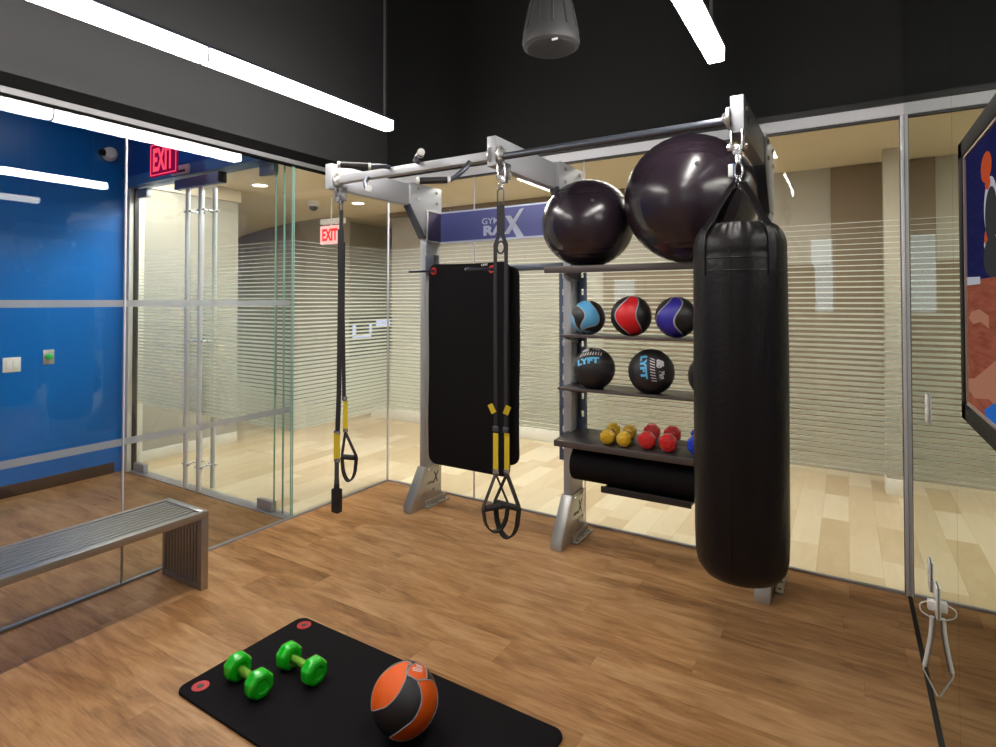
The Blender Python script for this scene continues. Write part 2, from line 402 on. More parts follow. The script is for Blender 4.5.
# ------------------------------------------------------------------ floors and ceilings
o = struct(MB().box(XB-.1, XR+.1, YF-.1, YD, -.10, 0).box(XL, XR+.1, YD, YB+.005, -.10, 0).build('floor', M['wood'], smooth=False))
o = struct(MB().box(-12.5, XL, YD, 9.6, -.10, -.001).box(XL, 5.2, YB+.005, 9.6, -.10, -.001).build('floor_corridor', M['maple'], smooth=False))
sbox('ceiling', M['black_paint'], XL-.1, XR+.1, YF-.1, YB+.1, ZR, ZR+.1)
sbox('ceiling_anteroom', M['blue_matte'], XB-.1, XL-.1, YF-.1, YD, 3.25, 3.35)
struct(MB().box(-12.5, XL-.08, YD+.12, 9.6, ZC, ZC+.1).box(XL-.08, 5.2, YB+.16, 9.6, ZC, ZC+.1).build('ceiling_corridor', M['cream'], smooth=False))

# ------------------------------------------------------------------ upper walls
sbox('wall_left', M['dark_paint_lit'], XL-.08, XL, YF, YB+.08, 2.712, ZR)
sbox('wall_back', M['black_paint'], XL-.08, XR+.1, YB-.02, YB+.1, 2.70, ZR)
sbox('wall_front', M['grey_wall'], XB-.1, XR+.1, YF-.1, YF, 0, ZR)
# black channel and pale rail over the left partition
sbox('trim_1', M['channel'], XL-.05, XL+.022, YF, YB, 2.645, 2.712)
sbox('trim_2', M['dull_alu'], XL-.03, XL+.012, YF, YB-.03, 2.612, 2.645)
sbox('trim_3', M['channel'], XL-.028, XL+.010, YF, YB-.03, 2.596, 2.612)
# rail over the back glass
sbox('trim_4', M['black_trim'], XL, XR, YB-.045, YB+.05, 2.682, 2.715)
sbox('trim_5', M['rail_white'], XL, XR, YB-.028, YB+.028, 2.618, 2.682)
sbox('trim_6', M['gasket'], XL, XR, YB-.018, YB+.018, 2.606, 2.618)
# floor channels
sbox('trim_7', M['alu'], XL-.012, XL+.012, YF, YB, 0, .012)
sbox('trim_8', M['alu'], XL+.02, XR, YB-.012, YB+.012, 0, .012)
# corner post of the back glazing against the mirror
pst = sempty('trim_9')
MB().box(XR-.017, XR-.0005, YB-.022, YB+.022, .0, 2.618, bev=.002).build('post', M['rail_white'], pst)
MB().box(XR-.021, XR-.017, YB-.012, YB+.012, .0, 2.606).build('gasket', M['gasket'], pst)

# ------------------------------------------------------------------ glass partitions
gw = sempty('wall_left_glass')
seamsL = [YF, 0.15, 1.648, YD-.012]
for a, b in zip(seamsL, seamsL[1:]):
    MB().box(XL-.005, XL+.005, a+.004, b-.004, .012, 2.598).build('glass_panel', M['glass_left'], gw, smooth=False)
for y in seamsL[1:-1]:
    MB().box(XL-.006, XL+.006, y-.004, y+.004, .012, 2.598).build('glass_joint', M['glass_edge_pale'], gw, smooth=False)
MB().box(XL-.0055, XL+.0055, YD-.013, YD-.010, .012, 2.598).build('glass_joint', M['glass_edge'], gw, smooth=False)
MB().box(XL-.005, XL+.005, YD+.006, YB-.008, .012, 2.598).build('glass_panel', M['glass'], gw, smooth=False)
MB().box(XL-.0055, XL+.0055, YD+.003, YD+.006, .012, 2.598).build('glass_joint', M['glass_edge'], gw, smooth=False)
MB().box(XL-.006, XL+.006, YB-.008, YB+.004, .012, 2.598).build('glass_joint', M['glass_edge_pale'], gw, smooth=False)
for z0, z1 in ((.780, .820), (1.565, 1.603)):
    MB().box(XL-.0075, XL-.0065, YF, YD-.02, z0, z1).build('frosted_band', M['band'], gw, smooth=False)
MB().box(XL-.0078, XL-.0068, YD+.006, YB-.008, .635, 2.05).build('striped_film', M['film'], gw, smooth=False)
gb = sempty('wall_back_glass')
sx = [XL+.006, -2.572, -1.612, -.66, XR-.021]
for a, b in zip(sx, sx[1:]):
    MB().box(a+.003, b-.003, YB-.005, YB+.005, .012, 2.606).build('glass_panel', M['glass'], gb, smooth=False)
    MB().box(a+.003, b-.003, YB+.0068, YB+.0078, .635, 2.05).build('striped_film', M['film'], gb, smooth=False)
for x in sx[1:-1]:
    MB().box(x-.003, x+.003, YB-.006, YB+.006, .012, 2.606).build('glass_joint', M['glass_edge_pale'] if x < -1 else M['gasket'], gb, smooth=False)

# ------------------------------------------------------------------ mirror wall
mw = sempty('wall_right_mirror')
sm = [YF, -.45, .87, 2.184, YB-.03]
for a, b in zip(sm, sm[1:]):
    MB().box(XR, XR+.006, a+.0012, b-.0012, .02, ZR).build('mirror_panel', M['mirror'], mw, smooth=False)
MB().box(XR+.006, XR+.1, YF, YB+.1, 0, ZR).build('backing', M['black_paint'], mw, smooth=False)
sbox('baseboard_right', M['black_trim'], XR-.010, XR+.006, YF, YB-.03, 0, .006)

# ------------------------------------------------------------------ anteroom: blue wall, header, door
sbox('wall_anteroom', M['blue_wall'], XB-.1, XB, YF, YD+.1, 0, 3.25)
sbox('baseboard_anteroom', M['brown_base'], XB, XB+.012, YF, YD-.13, 0, .10, bev=.002)
sbox('wall_header', M['blue_matte'], XB, XL-.08, YD-.075, YD+.12, 2.76, 3.25)
sbox('trim_10', M['blue_trim'], XB, XL-.02, YD-.095, YD+.06, 2.665, 2.755)
sbox('trim_11', M['white_paint'], XB, XB+.085, YD-.06, YD+.06, 0, 2.665, bev=.003)
dr = sempty('door_1', (0, 0, 0))
MB().box(XB+.085, XB+.100, YD-.02, YD+.02, 0, 2.66).build('gap', M['black_trim'], dr, smooth=False)
MB().box(XB+.1, XL-.02, YD-.05, YD+.05, 0, .008).build('threshold', M['alu'], dr, smooth=False)
leafs = ((-5.70, -4.676), (-4.668, -3.70))
for i, (a, b) in enumerate(leafs):
    lf = MB().box(a, b, YD-.006, YD+.006, .018, 2.655).build('door_leaf', M['glass'], dr, smooth=False)
    MB().box(a+.003, b-.003, YD+.0075, YD+.0085, .635, 2.05).build('striped_film', M['film'], lf, smooth=False)
    e = b if i == 0 else a
    ed = (b, b+.003) if i == 0 else (a-.003, a)
    MB().box(b, b+.002, YD-.0065, YD+.0065, .018, 2.655).build('edge', M['glass_edge'], lf, smooth=False)
    hx = a+.0 if i == 0 else b-.175
    hx0, hx1 = (a-.0, a+.175) if i == 0 else (b-.175, b)
    for z0, z1 in ((.012, .085), (2.565, 2.648)):
        MB().box(hx0, hx1, YD-.022, YD+.022, z0, z1, bev=.003).build('hinge_patch', M['alu'], lf)
    px = -4.772 if i == 0 else -4.582
    for sgn in (-1, 1):
        hb = MB()
        y = YD+sgn*.062
        hb.cyl((px, y, .02), (px, y, 2.56), .019, 20, bev=.002)
        for z in (.22, 1.262, 2.36): hb.cyl((px, YD+sgn*.006, z), (px, y, z), .009, 12).cyl((px-.055, y, z), (px+.055, y, z), .008, 10)
        hb.build('handle', M['pull'], lf)
MB().box(-3.695, XL-.006, YD-.006, YD+.006, .012, 2.655).build('side_light', M['glass'], dr, smooth=False)
MB().box(-3.600, -3.598, YD-.0075, YD+.0075, .012, 2.655).build('edge', M['glass_edge'], dr, smooth=False)
MB().box(-3.687, XL-.012, YD+.0075, YD+.0085, .635, 2.05).build('striped_film', M['film'], dr, smooth=False)
mg = thing('magnetic_lock', 'long grey magnetic lock bar above the pair of glass doors', 'lock', (-4.67, YD-.045, 2.56))
MB().box(-.30, .34, -.028, .028, 0, .085, bev=.004).build('housing', M['lock_grey'], mg)
MB().box(.342, .37, -.030, .030, .0, .088, bev=.002).build('end_cap', M['black_trim'], mg)
ds = thing('motion_sensor', 'small white motion sensor box mounted over the glass doors', 'sensor', (-4.82, YD-.09, 2.675))
MB().box(-.13, .13, -.03, .03, 0, .075, bev=.012).build('housing', M['white'], ds)
MB().box(-.10, .10, -.034, -.028, .01, .03, bev=.002).build('lens', M['gasket'], ds)

# items on the blue wall and header
ex = thing('exit_sign', 'magenta lit EXIT sign hanging in front of the blue header', 'exit sign', (-4.705, 2.50, 2.615))
MB().box(-.195, .195, -.008, .008, 0, .275, bev=.003).build('face_panel', M['exit_pink'], ex)
fr = MB()
for a in ((-.190, .190, .010, .018), (-.190, .190, .257, .265), (-.190, -.182, .01, .265), (.182, .190, .01, .265)): fr.box(a[0], a[1], -.011, -.008, a[2], a[3])
fr.build('border', M['exit_letter'], ex)
text_obj('lettering', 'EXIT', .30, .19, M['exit_letter'], ex, frontal((0, -.010, .137)), bold=.03)
MB().cyl((-.12, 0, .275), (-.12, 0, .625), .006, 8).cyl((.12, 0, .275), (.12, 0, .625), .006, 8).box(-.16, .16, -.03, .03, .60, .635, bev=.003).build('ceiling_mount', M['white'], ex)
cm = thing('security_camera', 'small white dome camera with black lens on the blue wall', 'camera', (XB, 2.60, 2.955))
MB().lathe([(.062, 0), (.062, .03), (.056, .05), (.050, .11), (.03, .125), (0, .125)], axis=(1, -.35, 0), seg=28).build('mount', M['white'], cm)
MB().lathe([(.030, 0), (.032, .02), (.028, .05), (0, .065)], c=(.075, -.06, -.005), axis=(-.2, -1, 0), seg=28).build('lens', M['tv_black'], cm)
sw = thing('light_switch', 'white double rocker light switch on the blue wall', 'switch', (XB, 1.897, 1.075))
MB().box(0, .008, -.060, .060, -.060, .060, bev=.003).build('plate', M['white'], sw)
for y in (-.022, .022): MB().box(.008, .013, y-.018, y+.018, -.036, .036, bev=.002).build('rocker', M['white'], sw)
bt = thing('exit_button', 'steel wall plate with green push button on the blue wall', 'button', (XB, 2.149, 1.118))
MB().box(0, .006, -.040, .040, -.062, .062, bev=.002).build('plate', M['silver_plate'], bt)
MB().lathe([(.026, 0), (.026, .012), (.02, .018), (0, .02)], c=(.006, 0, .004), axis=(1, 0, 0), seg=24).build('button', M['green_paint'], bt)
MB().cyl((.006, 0, -.045), (.012, 0, -.045), .007, 12).build('keyhole', M['alu'], bt)

# ------------------------------------------------------------------ corridor beyond the glass
sbox('wall_corridor_left', M['beige'], -6.10, -5.95, YD+.12, 4.00, 0, 2.725)
sbox('wall_corridor_left_upper', M['cream'], -6.12, -5.93, YD+.12, 4.02, 2.725, ZC)
sbox('baseboard_corridor_left', M['white_paint'], -5.95, -5.938, YD+.12, 4.00, 0, .11, bev=.002)
sbox('wall_corridor_return', M['white_paint'], -6.10, XB, YD+.02, YD+.12, 0, ZC)
# curved taupe wall receding to the left
cv = [(-12.4, 7.9), (-10.1, 6.88), (-8.58, 6.36), (-7.62, 6.10), (-7.0, 6.03), (-6.55, 6.06)]
o = MB()
o.prism(cv+[(x+.1, y+.14) for x, y in cv[::-1]], 'z', 0, ZC); struct(o.build('wall_corridor_curve', M['beige_dark']))
sbox('wall_corridor_niche_left', M['beige'], -6.95, -6.82, 6.17, 7.7, 0, ZC)
sbox('wall_corridor_niche_back', M['beige_dark'], -6.82, -5.6, 7.6, 7.7, 0, ZC)
sbox('wall_corridor_niche_right', M['grey_wall'], -5.66, -5.58, 6.36, 7.6, 0, ZC)
sbox('wall_corridor_back', M['grey_wall'], -5.66, 5.2, 6.27, 6.36, 0, ZC)
sbox('trim_12', M['taupe_panel'], -.12, .36, 6.235, 6.268, .35, ZC-.01)
sbox('trim_13', M['taupe_panel'], -5.66, -.9, 6.20, 6.268, ZC-.06, ZC-.002)
sbox('trim_18', M['taupe_panel'], -2.4, 5.0, 6.245, 6.268, .14, 1.95)
sbox('trim_14', M['white_paint'], -5.62, -2.62, 5.80, 6.268, 0, .135, bev=.004)
sbox('trim_15', M['beige'], .27, .44, 5.72, 5.90, 0, ZC)
sbox('trim_16', M['white_paint'], .262, .448, 5.712, 5.908, 0, .13, bev=.003)
sbox('trim_17', M['cream'], -3.4, 5.2, YB+.16, YB+.20, 2.70, ZC)
sbox('wall_corridor_right', M['beige'], 5.1, 5.2, YB, 9.6, 0, ZC)
# end wall far left
sbox('wall_corridor_end', M['beige_dark'], -12.5, -12.4, YD, 9.6, 0, ZC)

ds = thing('wall_display', 'dark information screen on the far corridor wall left of the rack', 'screen', (-6.80, 7.05, .70))
MB().box(-.015, .03, -.55, .46, 0, .62, bev=.004).build('bezel', M['tv_black'], ds)
sl = MB()
for (a, b, c, d) in ((.06, .40, .46, .58), (-.48, -.40, .30, .50), (-.10, -.04, .36, .52), (-.46, -.06, .30, .33)): sl.box(.031, .034, a, b, c, d)
sl.build('screen_graphics', emit('lit_blue_white_graphics', (.6, .62, 1.), 1.2), ds)

ex2 = thing('exit_sign', 'red lit EXIT sign hanging from the cream corridor ceiling', 'exit sign', (-5.42, 4.9, 2.30))
MB().box(-.175, .175, -.02, .02, 0, .225, bev=.004).build('face_panel', M['exit_face'], ex2)
text_obj('lettering', 'EXIT', .27, .15, M['exit_red'], ex2, frontal((0, -.022, .112)), bold=.04)
MB().box(-.16, .22, -.035, .035, .245, .31, bev=.006).cyl((0, 0, .30), (0, 0, ZC-2.30), .010, 10).box(-.01, .01, -.01, .01, .22, .25).build('housing', M['white'], ex2)
sd = thing('dome_camera', 'grey dome camera on the corridor ceiling beside the red exit sign', 'camera', (-5.80, 4.95, ZC))
MB().lathe([(0, 0), (.075, 0), (.075, -.05), (.06, -.07), (0, -.07)], seg=28).build('mount', M['white'], sd)
MB().lathe([(.055, -.07), (.05, -.10), (.025, -.12), (0, -.125)], seg=28).build('dome', M['dark_steel'], sd)

def downlight(x, y, label, r=.075, z=ZC):
    t = thing('downlight', label, 'ceiling light', (x, y, z), group='round downlights in the corridor ceiling')
    MB().lathe([(r, 0), (r+.022, 0), (r+.02, -.006), (r, -.008), (r, 0)], seg=28).build('trim_ring', M['white'], t)
    MB().lathe([(0, -.001), (r, -.001), (r, -.004), (0, -.004)], seg=28).build('lens', M['down'], t)
lab = 'round recessed downlight glowing in the cream corridor ceiling'
for x, y in ((-5.48, 3.94), (-5.41, 5.34)):
    downlight(x, y, lab)
vt = thing('ceiling_diffuser', 'round air diffuser on corridor ceiling behind the rack arms', 'vent', (-2.62, 5.05, ZC))
MB().lathe([(0, -.01), (.13, -.012), (.16, -.03), (.22, -.012), (.24, 0), (0, 0)], seg=36).build('cone', pbr('diffuser_cream', (.42, .36, .25), .6), vt)

# ------------------------------------------------------------------ windows behind the camera (seen only in reflections)
for i, (x0, x1, z0, z1) in enumerate(((-3.30, -2.95, 1.15, 1.95), (-.42, -.16, 1.45, 2.45))):
    w = sempty('window_%d' % (i+1), ((x0+x1)/2, YF, (z0+z1)/2)); hx, hz = (x1-x0)/2, (z1-z0)/2
    MB().box(-hx, hx, .001, .006, -hz, hz).build('pane', M['day'], w, smooth=False)
    f = MB()
    for a in ((-hx-.04, -hx, -hz-.04, hz+.04), (hx, hx+.04, -hz-.04, hz+.04), (-hx, hx, -hz-.04, -hz), (-hx, hx, hz, hz+.04)): f.box(a[0], a[1], 0, .03, a[2], a[3])
    f.build('window_frame', M['white_paint'], w)

# ------------------------------------------------------------------ pendant lights
def pendant(x, y0, y1, joint, label, rods, zb=2.78):
    t = thing('linear_pendant', label, 'ceiling light', (x, y1, zb), group=None)
    js = [y0]+joint+[y1]
    for a, b in zip(js, js[1:]):
        MB().prism([(-.036, .0), (-.030, -.004), (.030, -.004), (.036, .0), (.038, .058), (-.038, .058)], 'y', a-y1+.003, b-y1-.003, bev=.006).build('diffuser', M['tube'], t)
    for j in joint: MB().box(-.0395, .0395, j-y1-.005, j-y1+.005, -.0055, .060).build('coupling', M['rod'], t, smooth=False)
    MB().box(-.040, .040, y0-y1, .004, .059, .076, bev=.003).build('housing', M['dark_steel'], t)
    for y in rods: MB().cyl((0, y-y1, .076), (0, y-y1, ZR-zb), .008, 10).lathe([(0, 0), (.035, 0), (.035, -.02), (0, -.02)], c=(0, y-y1, ZR-zb), seg=20).build('suspension_rod', M['rod'], t)
    return t
pendant(-2.655, -1.0, 2.915, [.28, 1.595], 'long lit linear pendant light nearer the left partition', (2.86, .95, -.7), 2.763)
pendant(-.522, .66, 2.86, [], 'lit linear pendant light above the gym rack and punching bag', (2.74, .9), 2.745)

# pendant speaker
sp = thing('pendant_speaker', 'light grey bell shaped pendant speaker hanging from the black ceiling', 'speaker', (-1.276, 2.6, 2.882))
sp.scale = (1.17, 1.17, 1.17)
MB().lathe([(0, .004), (.108, .004), (.121, .012), (.125, .03), (.121, .06), (.113, .10), (.103, .15), (.092, .20), (.075, .25), (.05, .29), (.02, .31), (0, .31)], seg=48).build('body', M['speaker'], sp)
MB().lathe([(0, -.006), (.075, -.005), (.104, .002), (.108, .008), (0, .008)], seg=40).build('grille', M['speaker_grille'], sp)
rb = MB()
for k in range(12):
    a = 2*PI*k/12
    rb.tube([(r_*math.cos(a), r_*math.sin(a), z_) for r_, z_ in ((.1185, .07), (.1125, .10), (.1025, .15), (.0915, .20), (.0745, .25))], .0055, 8)
rb.build('ribs', M['speaker'], sp)
MB().cyl((0, 0, .30), (0, 0, (ZR-2.882)/1.17), .006, 10).build('suspension_cable', M['black_trim'], sp)
MB().box(.05, .075, -.094, -.088, -.009, .0, bev=.001).build('badge', M['white'], sp)

# ------------------------------------------------------------------ bench
bn = thing('slatted_bench', 'brushed metal slatted bench against the left glass partition', 'bench', (-3.243, 1.88, 0))
hw = .198; BL = 2.6
sl = MB(); n = 11
for i in range(n):
    x = -hw+.014+(2*hw-.028)*i/(n-1)
    if i in (0, n-1): continue
    sl.box(x-.0118, x+.0118, -BL+.03, -.035, .398, .425, bev=.0015)
sl.build('seat_slats', M['brushed'], bn)
fr = MB()
for sx_ in (-1, 1): fr.box(sx_*hw-(.028 if sx_ > 0 else 0), sx_*hw+(0 if sx_ > 0 else .028), -BL, 0, .392, .430, bev=.002)
for y in (-.04, -BL): fr.box(-hw+.028, hw-.028, y, y+.04, .392, .430, bev=.002)
fr.build('seat_frame', M['brushed'], bn)
for y0 in (-.040, -BL):
    lg = MB()
    for sx_ in (-1, 1): lg.box(sx_*hw-(.028 if sx_ > 0 else 0), sx_*hw+(0 if sx_ > 0 else .028), y0, y0+.040, 0, .392, bev=.002)
    lg.box(-hw+.028, hw-.028, y0, y0+.04, 0, .024, bev=.002)
    for i in range(1, 12):
        x = -hw+.014+(2*hw-.028)*i/12
        lg.box(x-.0085, x+.0085, y0+.008, y0+.032, .022, .394, bev=.001)
    lg.build('leg_panel', M['brushed'], bn)

# ------------------------------------------------------------------ gym rack
rk = thing('gym_rack', 'silver steel gym rack with three overhead arms along the glass wall', 'gym rack', (-1.61, 3.6, 0))
RX, RY = -1.61, 3.6
def rbox(mb, x0, x1, y0, y1, z0, z1, bev=0): return mb.box(x0-RX, x1-RX, y0-RY, y1-RY, z0, z1, bev=bev)
def ryz(pts): return [(y-RY, z) for y, z in pts]
posts = (-2.835, -1.60, -.395)
for k, px in enumerate(posts):
    mb = MB(); rbox(mb, px-.030, px+.030, 3.50, 3.685, .29, 2.36, .004)
    p = mb.build('post', M['silver'], rk)
    ft = MB().prism(ryz([(3.318, 0), (3.318, .045), (3.485, .305), (3.69, .305), (3.69, 0)]), 'x', px-.040-RX, px+.040-RX, bev=.004)
    f = ft.build('foot', M['silver_plate'], rk)
    fb = MB(); rbox(fb, px+.040, px+.085, 3.47, 3.74, 0, .010, .002); rbox(fb, px+.040, px+.048, 3.47, 3.74, .0, .05, .002)
    for y in (3.51, 3.60, 3.70): fb.cyl((px+.066-RX, y-RY, .010), (px+.066-RX, y-RY, .020), .009, 6)
    fb.build('floor_bracket', M['silver_plate'], f)
    bl = MB()
    for y, z in ((3.52, .285), (3.65, .285), (3.58, .115), (3.655, .125)): bl.cyl((px+.0405-RX, y-RY, z), (px+.049-RX, y-RY, z), .011, 6)
    split(bl, 'bolt', M['steel'], f)
    xm = frame_mat((px+.0405-RX, 3.615-RY, .205), (0, 1, 0), (0, 0, 1), (1, 0, 0))
    text_obj('logo_letter', 'X', .075, .085, M['letter_dark'], f, xm, bold=.02, extrude=.0006, shear=.2)
    xm = frame_mat((px+.0405-RX, 3.545-RY, .175), (0, 1, 0), (0, 0, 1), (1, 0, 0))
    text_obj('logo_lettering', 'GYM RA', .075, .02, M['letter_dark'], f, xm, bold=.01, extrude=.0006)
    # gusset head joining the arm
    gs = MB().prism(ryz([(3.305, 2.335), (3.305, 2.487), (3.33, 2.50), (3.69, 2.50), (3.69, 2.10), (3.485, 2.10)]), 'x', px-.036-RX, px+.036-RX, bev=.003)
    gsh = gs.build('gusset', M['silver'], rk)
    bl = MB()
    for y, z in ((3.39, 2.46), (3.39, 2.375), (3.62, 2.46), (3.62, 2.375)):
        for s_ in (-1, 1): bl.cyl((px+s_*.036-RX, y-RY, z), (px+s_*.045-RX, y-RY, z), .013, 6)
    split(bl, 'bolt', M['steel'], gsh)
    # dark sloped underside strip
    st = MB().prism(ryz([(3.303, 2.334), (3.303, 2.322), (3.483, 2.085), (3.499, 2.085), (3.499, 2.10), (3.484, 2.101)]), 'x', px-.033-RX, px+.033-RX)
    st.build('brace', M['dark_steel'], gsh)
    y0 = (2.545, 2.575, 2.610)[k]
    ar = MB(); ofs = (-.010, -.020, 0)[k]; rbox(ar, px+ofs-.028, px+ofs+.028, y0, 3.31, 2.322, 2.485, .004); arm = ar.build('arm', M['silver'], rk)
    # end bracket and swivel anchor under the tip
    ax = px+(.045 if k < 2 else 0.0); ay = 2.62 if k == 2 else 2.60
    br = MB()
    for s_ in (-1, 1): rbox(br, ax+s_*.022-.004, ax+s_*.022+.004, ay-.03, ay+.03, 2.245, 2.33, .001)
    br.cyl((ax-.034-RX, ay-RY, 2.262), (ax+.034-RX, ay-RY, 2.262), .010, 14)
    br.cyl((ax-.040-RX, ay-RY, 2.262), (ax-.030-RX, ay-RY, 2.262), .016, 6).cyl((ax+.030-RX, ay-RY, 2.262), (ax+.040-RX, ay-RY, 2.262), .016, 6)
    rbox(br, ax-.018, ax+.018, ay-.014, ay+.014, 2.228, 2.27, .003)
    br.build('anchor_bracket', M['steel'], arm)
    fl = MB()
    if k < 2:
        fl.lathe([(0, 0), (.048, 0), (.048, .010), (.030, .016), (.022, .03), (0, .03)], c=(px+.018-RX, 2.60-RY, 2.385), axis=(1, 0, 0), seg=28)
        for a in (0, 2*PI/3, 4*PI/3): fl.cyl((px+.033-RX, 2.60+.038*math.cos(a)-RY, 2.385+.038*math.sin(a)), (px+.044-RX, 2.60+.038*math.cos(a)-RY, 2.385+.038*math.sin(a)), .008, 6)
    if k > 0:
        fl.lathe([(0, 0), (.048, 0), (.048, .010), (.030, .016), (.022, .03), (0, .03)], c=(px-.026-RX, 2.60-RY, 2.385), axis=(-1, 0, 0), seg=28)
        if k == 2: fl.cyl((px+.024-RX, 2.65-RY, 2.43), (px+.040-RX, 2.65-RY, 2.43), .010, 6).cyl((px+.024-RX, 2.72-RY, 2.40), (px+.040-RX, 2.72-RY, 2.40), .010, 6)
    split(fl, 'flange', M['silver_plate'], arm)
# crossbar and pull-up bar
mb = MB(); rbox(mb, posts[0]+.028, posts[1]-.028, 2.590, 2.640, 2.362, 2.411, .004); cb = mb.build('crossbar', M['silver'], rk)
MB().cyl((posts[1]+.03-RX, 2.60-RY, 2.372), (posts[2]-.03-RX, 2.60-RY, 2.374), .019, 20).build('pull_up_bar', M['dark_steel'], rk)
# angled pull-up grips
def grip(x, z, dx, up, L=.27):
    d = Vector((dx, -1, 0)).normalized()
    p0 = Vector((x-RX, 2.585-RY, z)); 
    pts = [p0, p0+Vector((0, -.03, up*.35)), p0+d*.06+Vector((0, -.02, up*.8)), p0+d*.11+Vector((0, 0, up))]
    e = p0+d*L+Vector((0, 0, up*1.12))
    h = MB().tube(pts+[e], .0135, 12).build('handle', M['dark_steel'], rk)
    a = pts[-1]
    MB().cyl(a+d*.01, e-d*.004, .0185, 18, bev=.003).build('grip', M['rubber_black'], h)
    split(MB().cyl(e-d*.006, e+d*.012, .0205, 18, bev=.004).cyl(a-d*.004, a+d*.014, .0205, 18, bev=.003), 'end_cap', M['white'], h)
grip(-2.36, 2.408, -1, .000, .29)
grip(-2.13, 2.408, 1, .020, .15)
grip(-2.53, 2.365, 1, -.095, .20)
grip(-1.77, 2.365, -1, -.105, .28)
# banner
BYY = 3.662; KB = BYY/3.58
def BX_(x): return x*KB-RX
def BZ_(z): return 1.6+(z-1.6)*KB
bx0, bx1 = posts[0]+.046, posts[1]-.034
mb = MB(); rbox(mb, bx0, bx1, BYY+.004, BYY+.028, BZ_(2.062), BZ_(2.283)); bb = mb.build('banner_board', M['banner'], rk, smooth=False)
mb = MB(); rbox(mb, bx0, bx1, BYY, BYY+.032, BZ_(2.283), BZ_(2.294)); mb.build('edge_strip', M['banner_edge'], bb, smooth=False)
mb = MB(); rbox(mb, bx0, bx1, BYY, BYY+.032, BZ_(2.050), BZ_(2.062)); mb.build('edge_strip', M['banner_edge'], bb, smooth=False)
px = posts[0]
mb = MB(); rbox(mb, px+.036, px+.044, 3.50, 3.69, 2.072, 2.300); mb.build('flange_plate', pbr('plum_grey_plate', (.13, .11, .17), .35, .4), bb)
mb = MB(); rbox(mb, px+.034, px+.050, 3.492, 3.502, 2.062, 2.308, .002); rbox(mb, px+.034, px+.050, 3.688, 3.698, 2.062, 2.308, .002)
rbox(mb, px+.034, px+.050, 3.500, 3.690, 2.062, 2.072, .002); rbox(mb, px+.034, px+.050, 3.500, 3.690, 2.298, 2.308, .002)
mb.build('flange_frame', M['silver_plate'], bb)
text_obj('lettering', 'GYM', .150*KB, .046*KB, M['letter'], bb, frontal((BX_(-2.262), BYY-.0005-RY+.004, BZ_(2.196))), bold=.008)
text_obj('lettering', 'RA', .185*KB, .075*KB, M['letter'], bb, frontal((BX_(-2.232), BYY-.0005-RY+.004, BZ_(2.124))), bold=.05)
xs = MB()
xs.prism([(BX_(-2.07+a), BZ_(b_)) for a, b_ in ((-.062, 2.222), (-.018, 2.222), (.102, 2.052), (.040, 2.052))], 'y', BYY-RY+.0005, BYY-RY+.0042)
xs.prism([(BX_(-2.07+a), BZ_(b_)) for a, b_ in ((.098, 2.270), (.062, 2.262), (-.075, 2.088), (-.030, 2.088))], 'y', BYY-RY+.0, BYY-RY+.0040)
xs.build('logo_letter', M['letter'], bb, smooth=False)
# rail with hanging hooks
mb = MB(); rbox(mb, posts[0]+.03, posts[1]-.03, 3.515, 3.555, 1.812, 1.858, .003); rl = mb.build('rail', M['dark_steel'], rk)
mb = MB(); rbox(mb, posts[0]+.03, posts[0]+.11, 3.49, 3.56, 1.80, 1.955, .003); mb.build('rail_bracket', M['dark_steel'], rl)
HK = ((-2.685, 3.16), (-2.158, 3.11))
for x, hy in HK:
    MB().cyl((x-RX, 3.53-RY, 1.830), (x-RX, hy-RY, 1.808), .0085, 14).sphere((x-RX, hy-RY, 1.808), .0095, 12, 8).build('hook', M['dark_steel'], rk)
# slotted standards either side of the 2nd and 3rd posts
def standard(x0, x1, y, z0, z1, cx=None):
    mb = MB(); t = .004
    sw_ = .020; cx = cx or (x0+x1)/2; pitch = .118; h = .040
    rbox(mb, x0, cx-sw_/2, y, y+t, z0, z1); rbox(mb, cx+sw_/2, x1, y, y+t, z0, z1)
    z = z0
    while z < z1:
        zb = min(z+pitch-h, z1); rbox(mb, cx-sw_/2, cx+sw_/2, y, y+t, z, zb); z += pitch
    rbox(mb, x0, x0+t, y+t, y+.03, z0, z1)
    rbox(mb, x1-t, x1, y+t, y+.03, z0, z1)
    return mb.build('slotted_standard', M['standard'], rk, smooth=False)
for px in posts[1:]:
    if px < -1: standard(px-.107, px-.040, 3.60, .50, 1.79, px-.073)
    standard(px-.105, px-.031, 3.60, .50, 1.79) if px > -1 else standard(px+.033, px+.088, 3.60, .50, 1.79, px+.066)
# shelves
SX0, SX1 = -1.60, -.40
def shelf(zt, th, y0, x0=SX0, x1=SX1, lip=0, tilt=0):
    mb = MB()
    rbox(mb, x0, x1, y0, 3.492, zt-th, zt, .003)
    rbox(mb, posts[1]+.036, posts[2]-.036, 3.488, 3.60, zt-th, zt, 0)
    lp = MB(); rbox(lp, x0-.001, x1+.001, y0-.005, y0+.012, zt-(lip or th)-.001, zt+.002, .003)
    if tilt:
        for b_ in (mb, lp):
            for v in b_.bm.verts: v.co.z += (v.co.y-(3.3-RY))*tilt
    s = mb.build('shelf', M['shelf'], rk); lp.build('edge_trim', M['lip'], s)
    for x in (posts[1]+.045, posts[2]-.045):
        MB().prism(ryz([(3.605, zt-th-.001), (3.605, zt-th-.06), (3.59, zt-th-.06), (y0+.06, zt-th-.012), (y0+.06, zt-th-.001)]), 'x', x-.003-RX, x+.003-RX).build('shelf_bracket', M['dark_steel'], s)
    return s
shelf(1.815, .022, 3.27, x0=-1.655, x1=-.35, lip=.040)
shelf(1.383, .014, 3.30, x0=-1.555)
shelf(1.045, .014, 3.32, x0=-1.585)
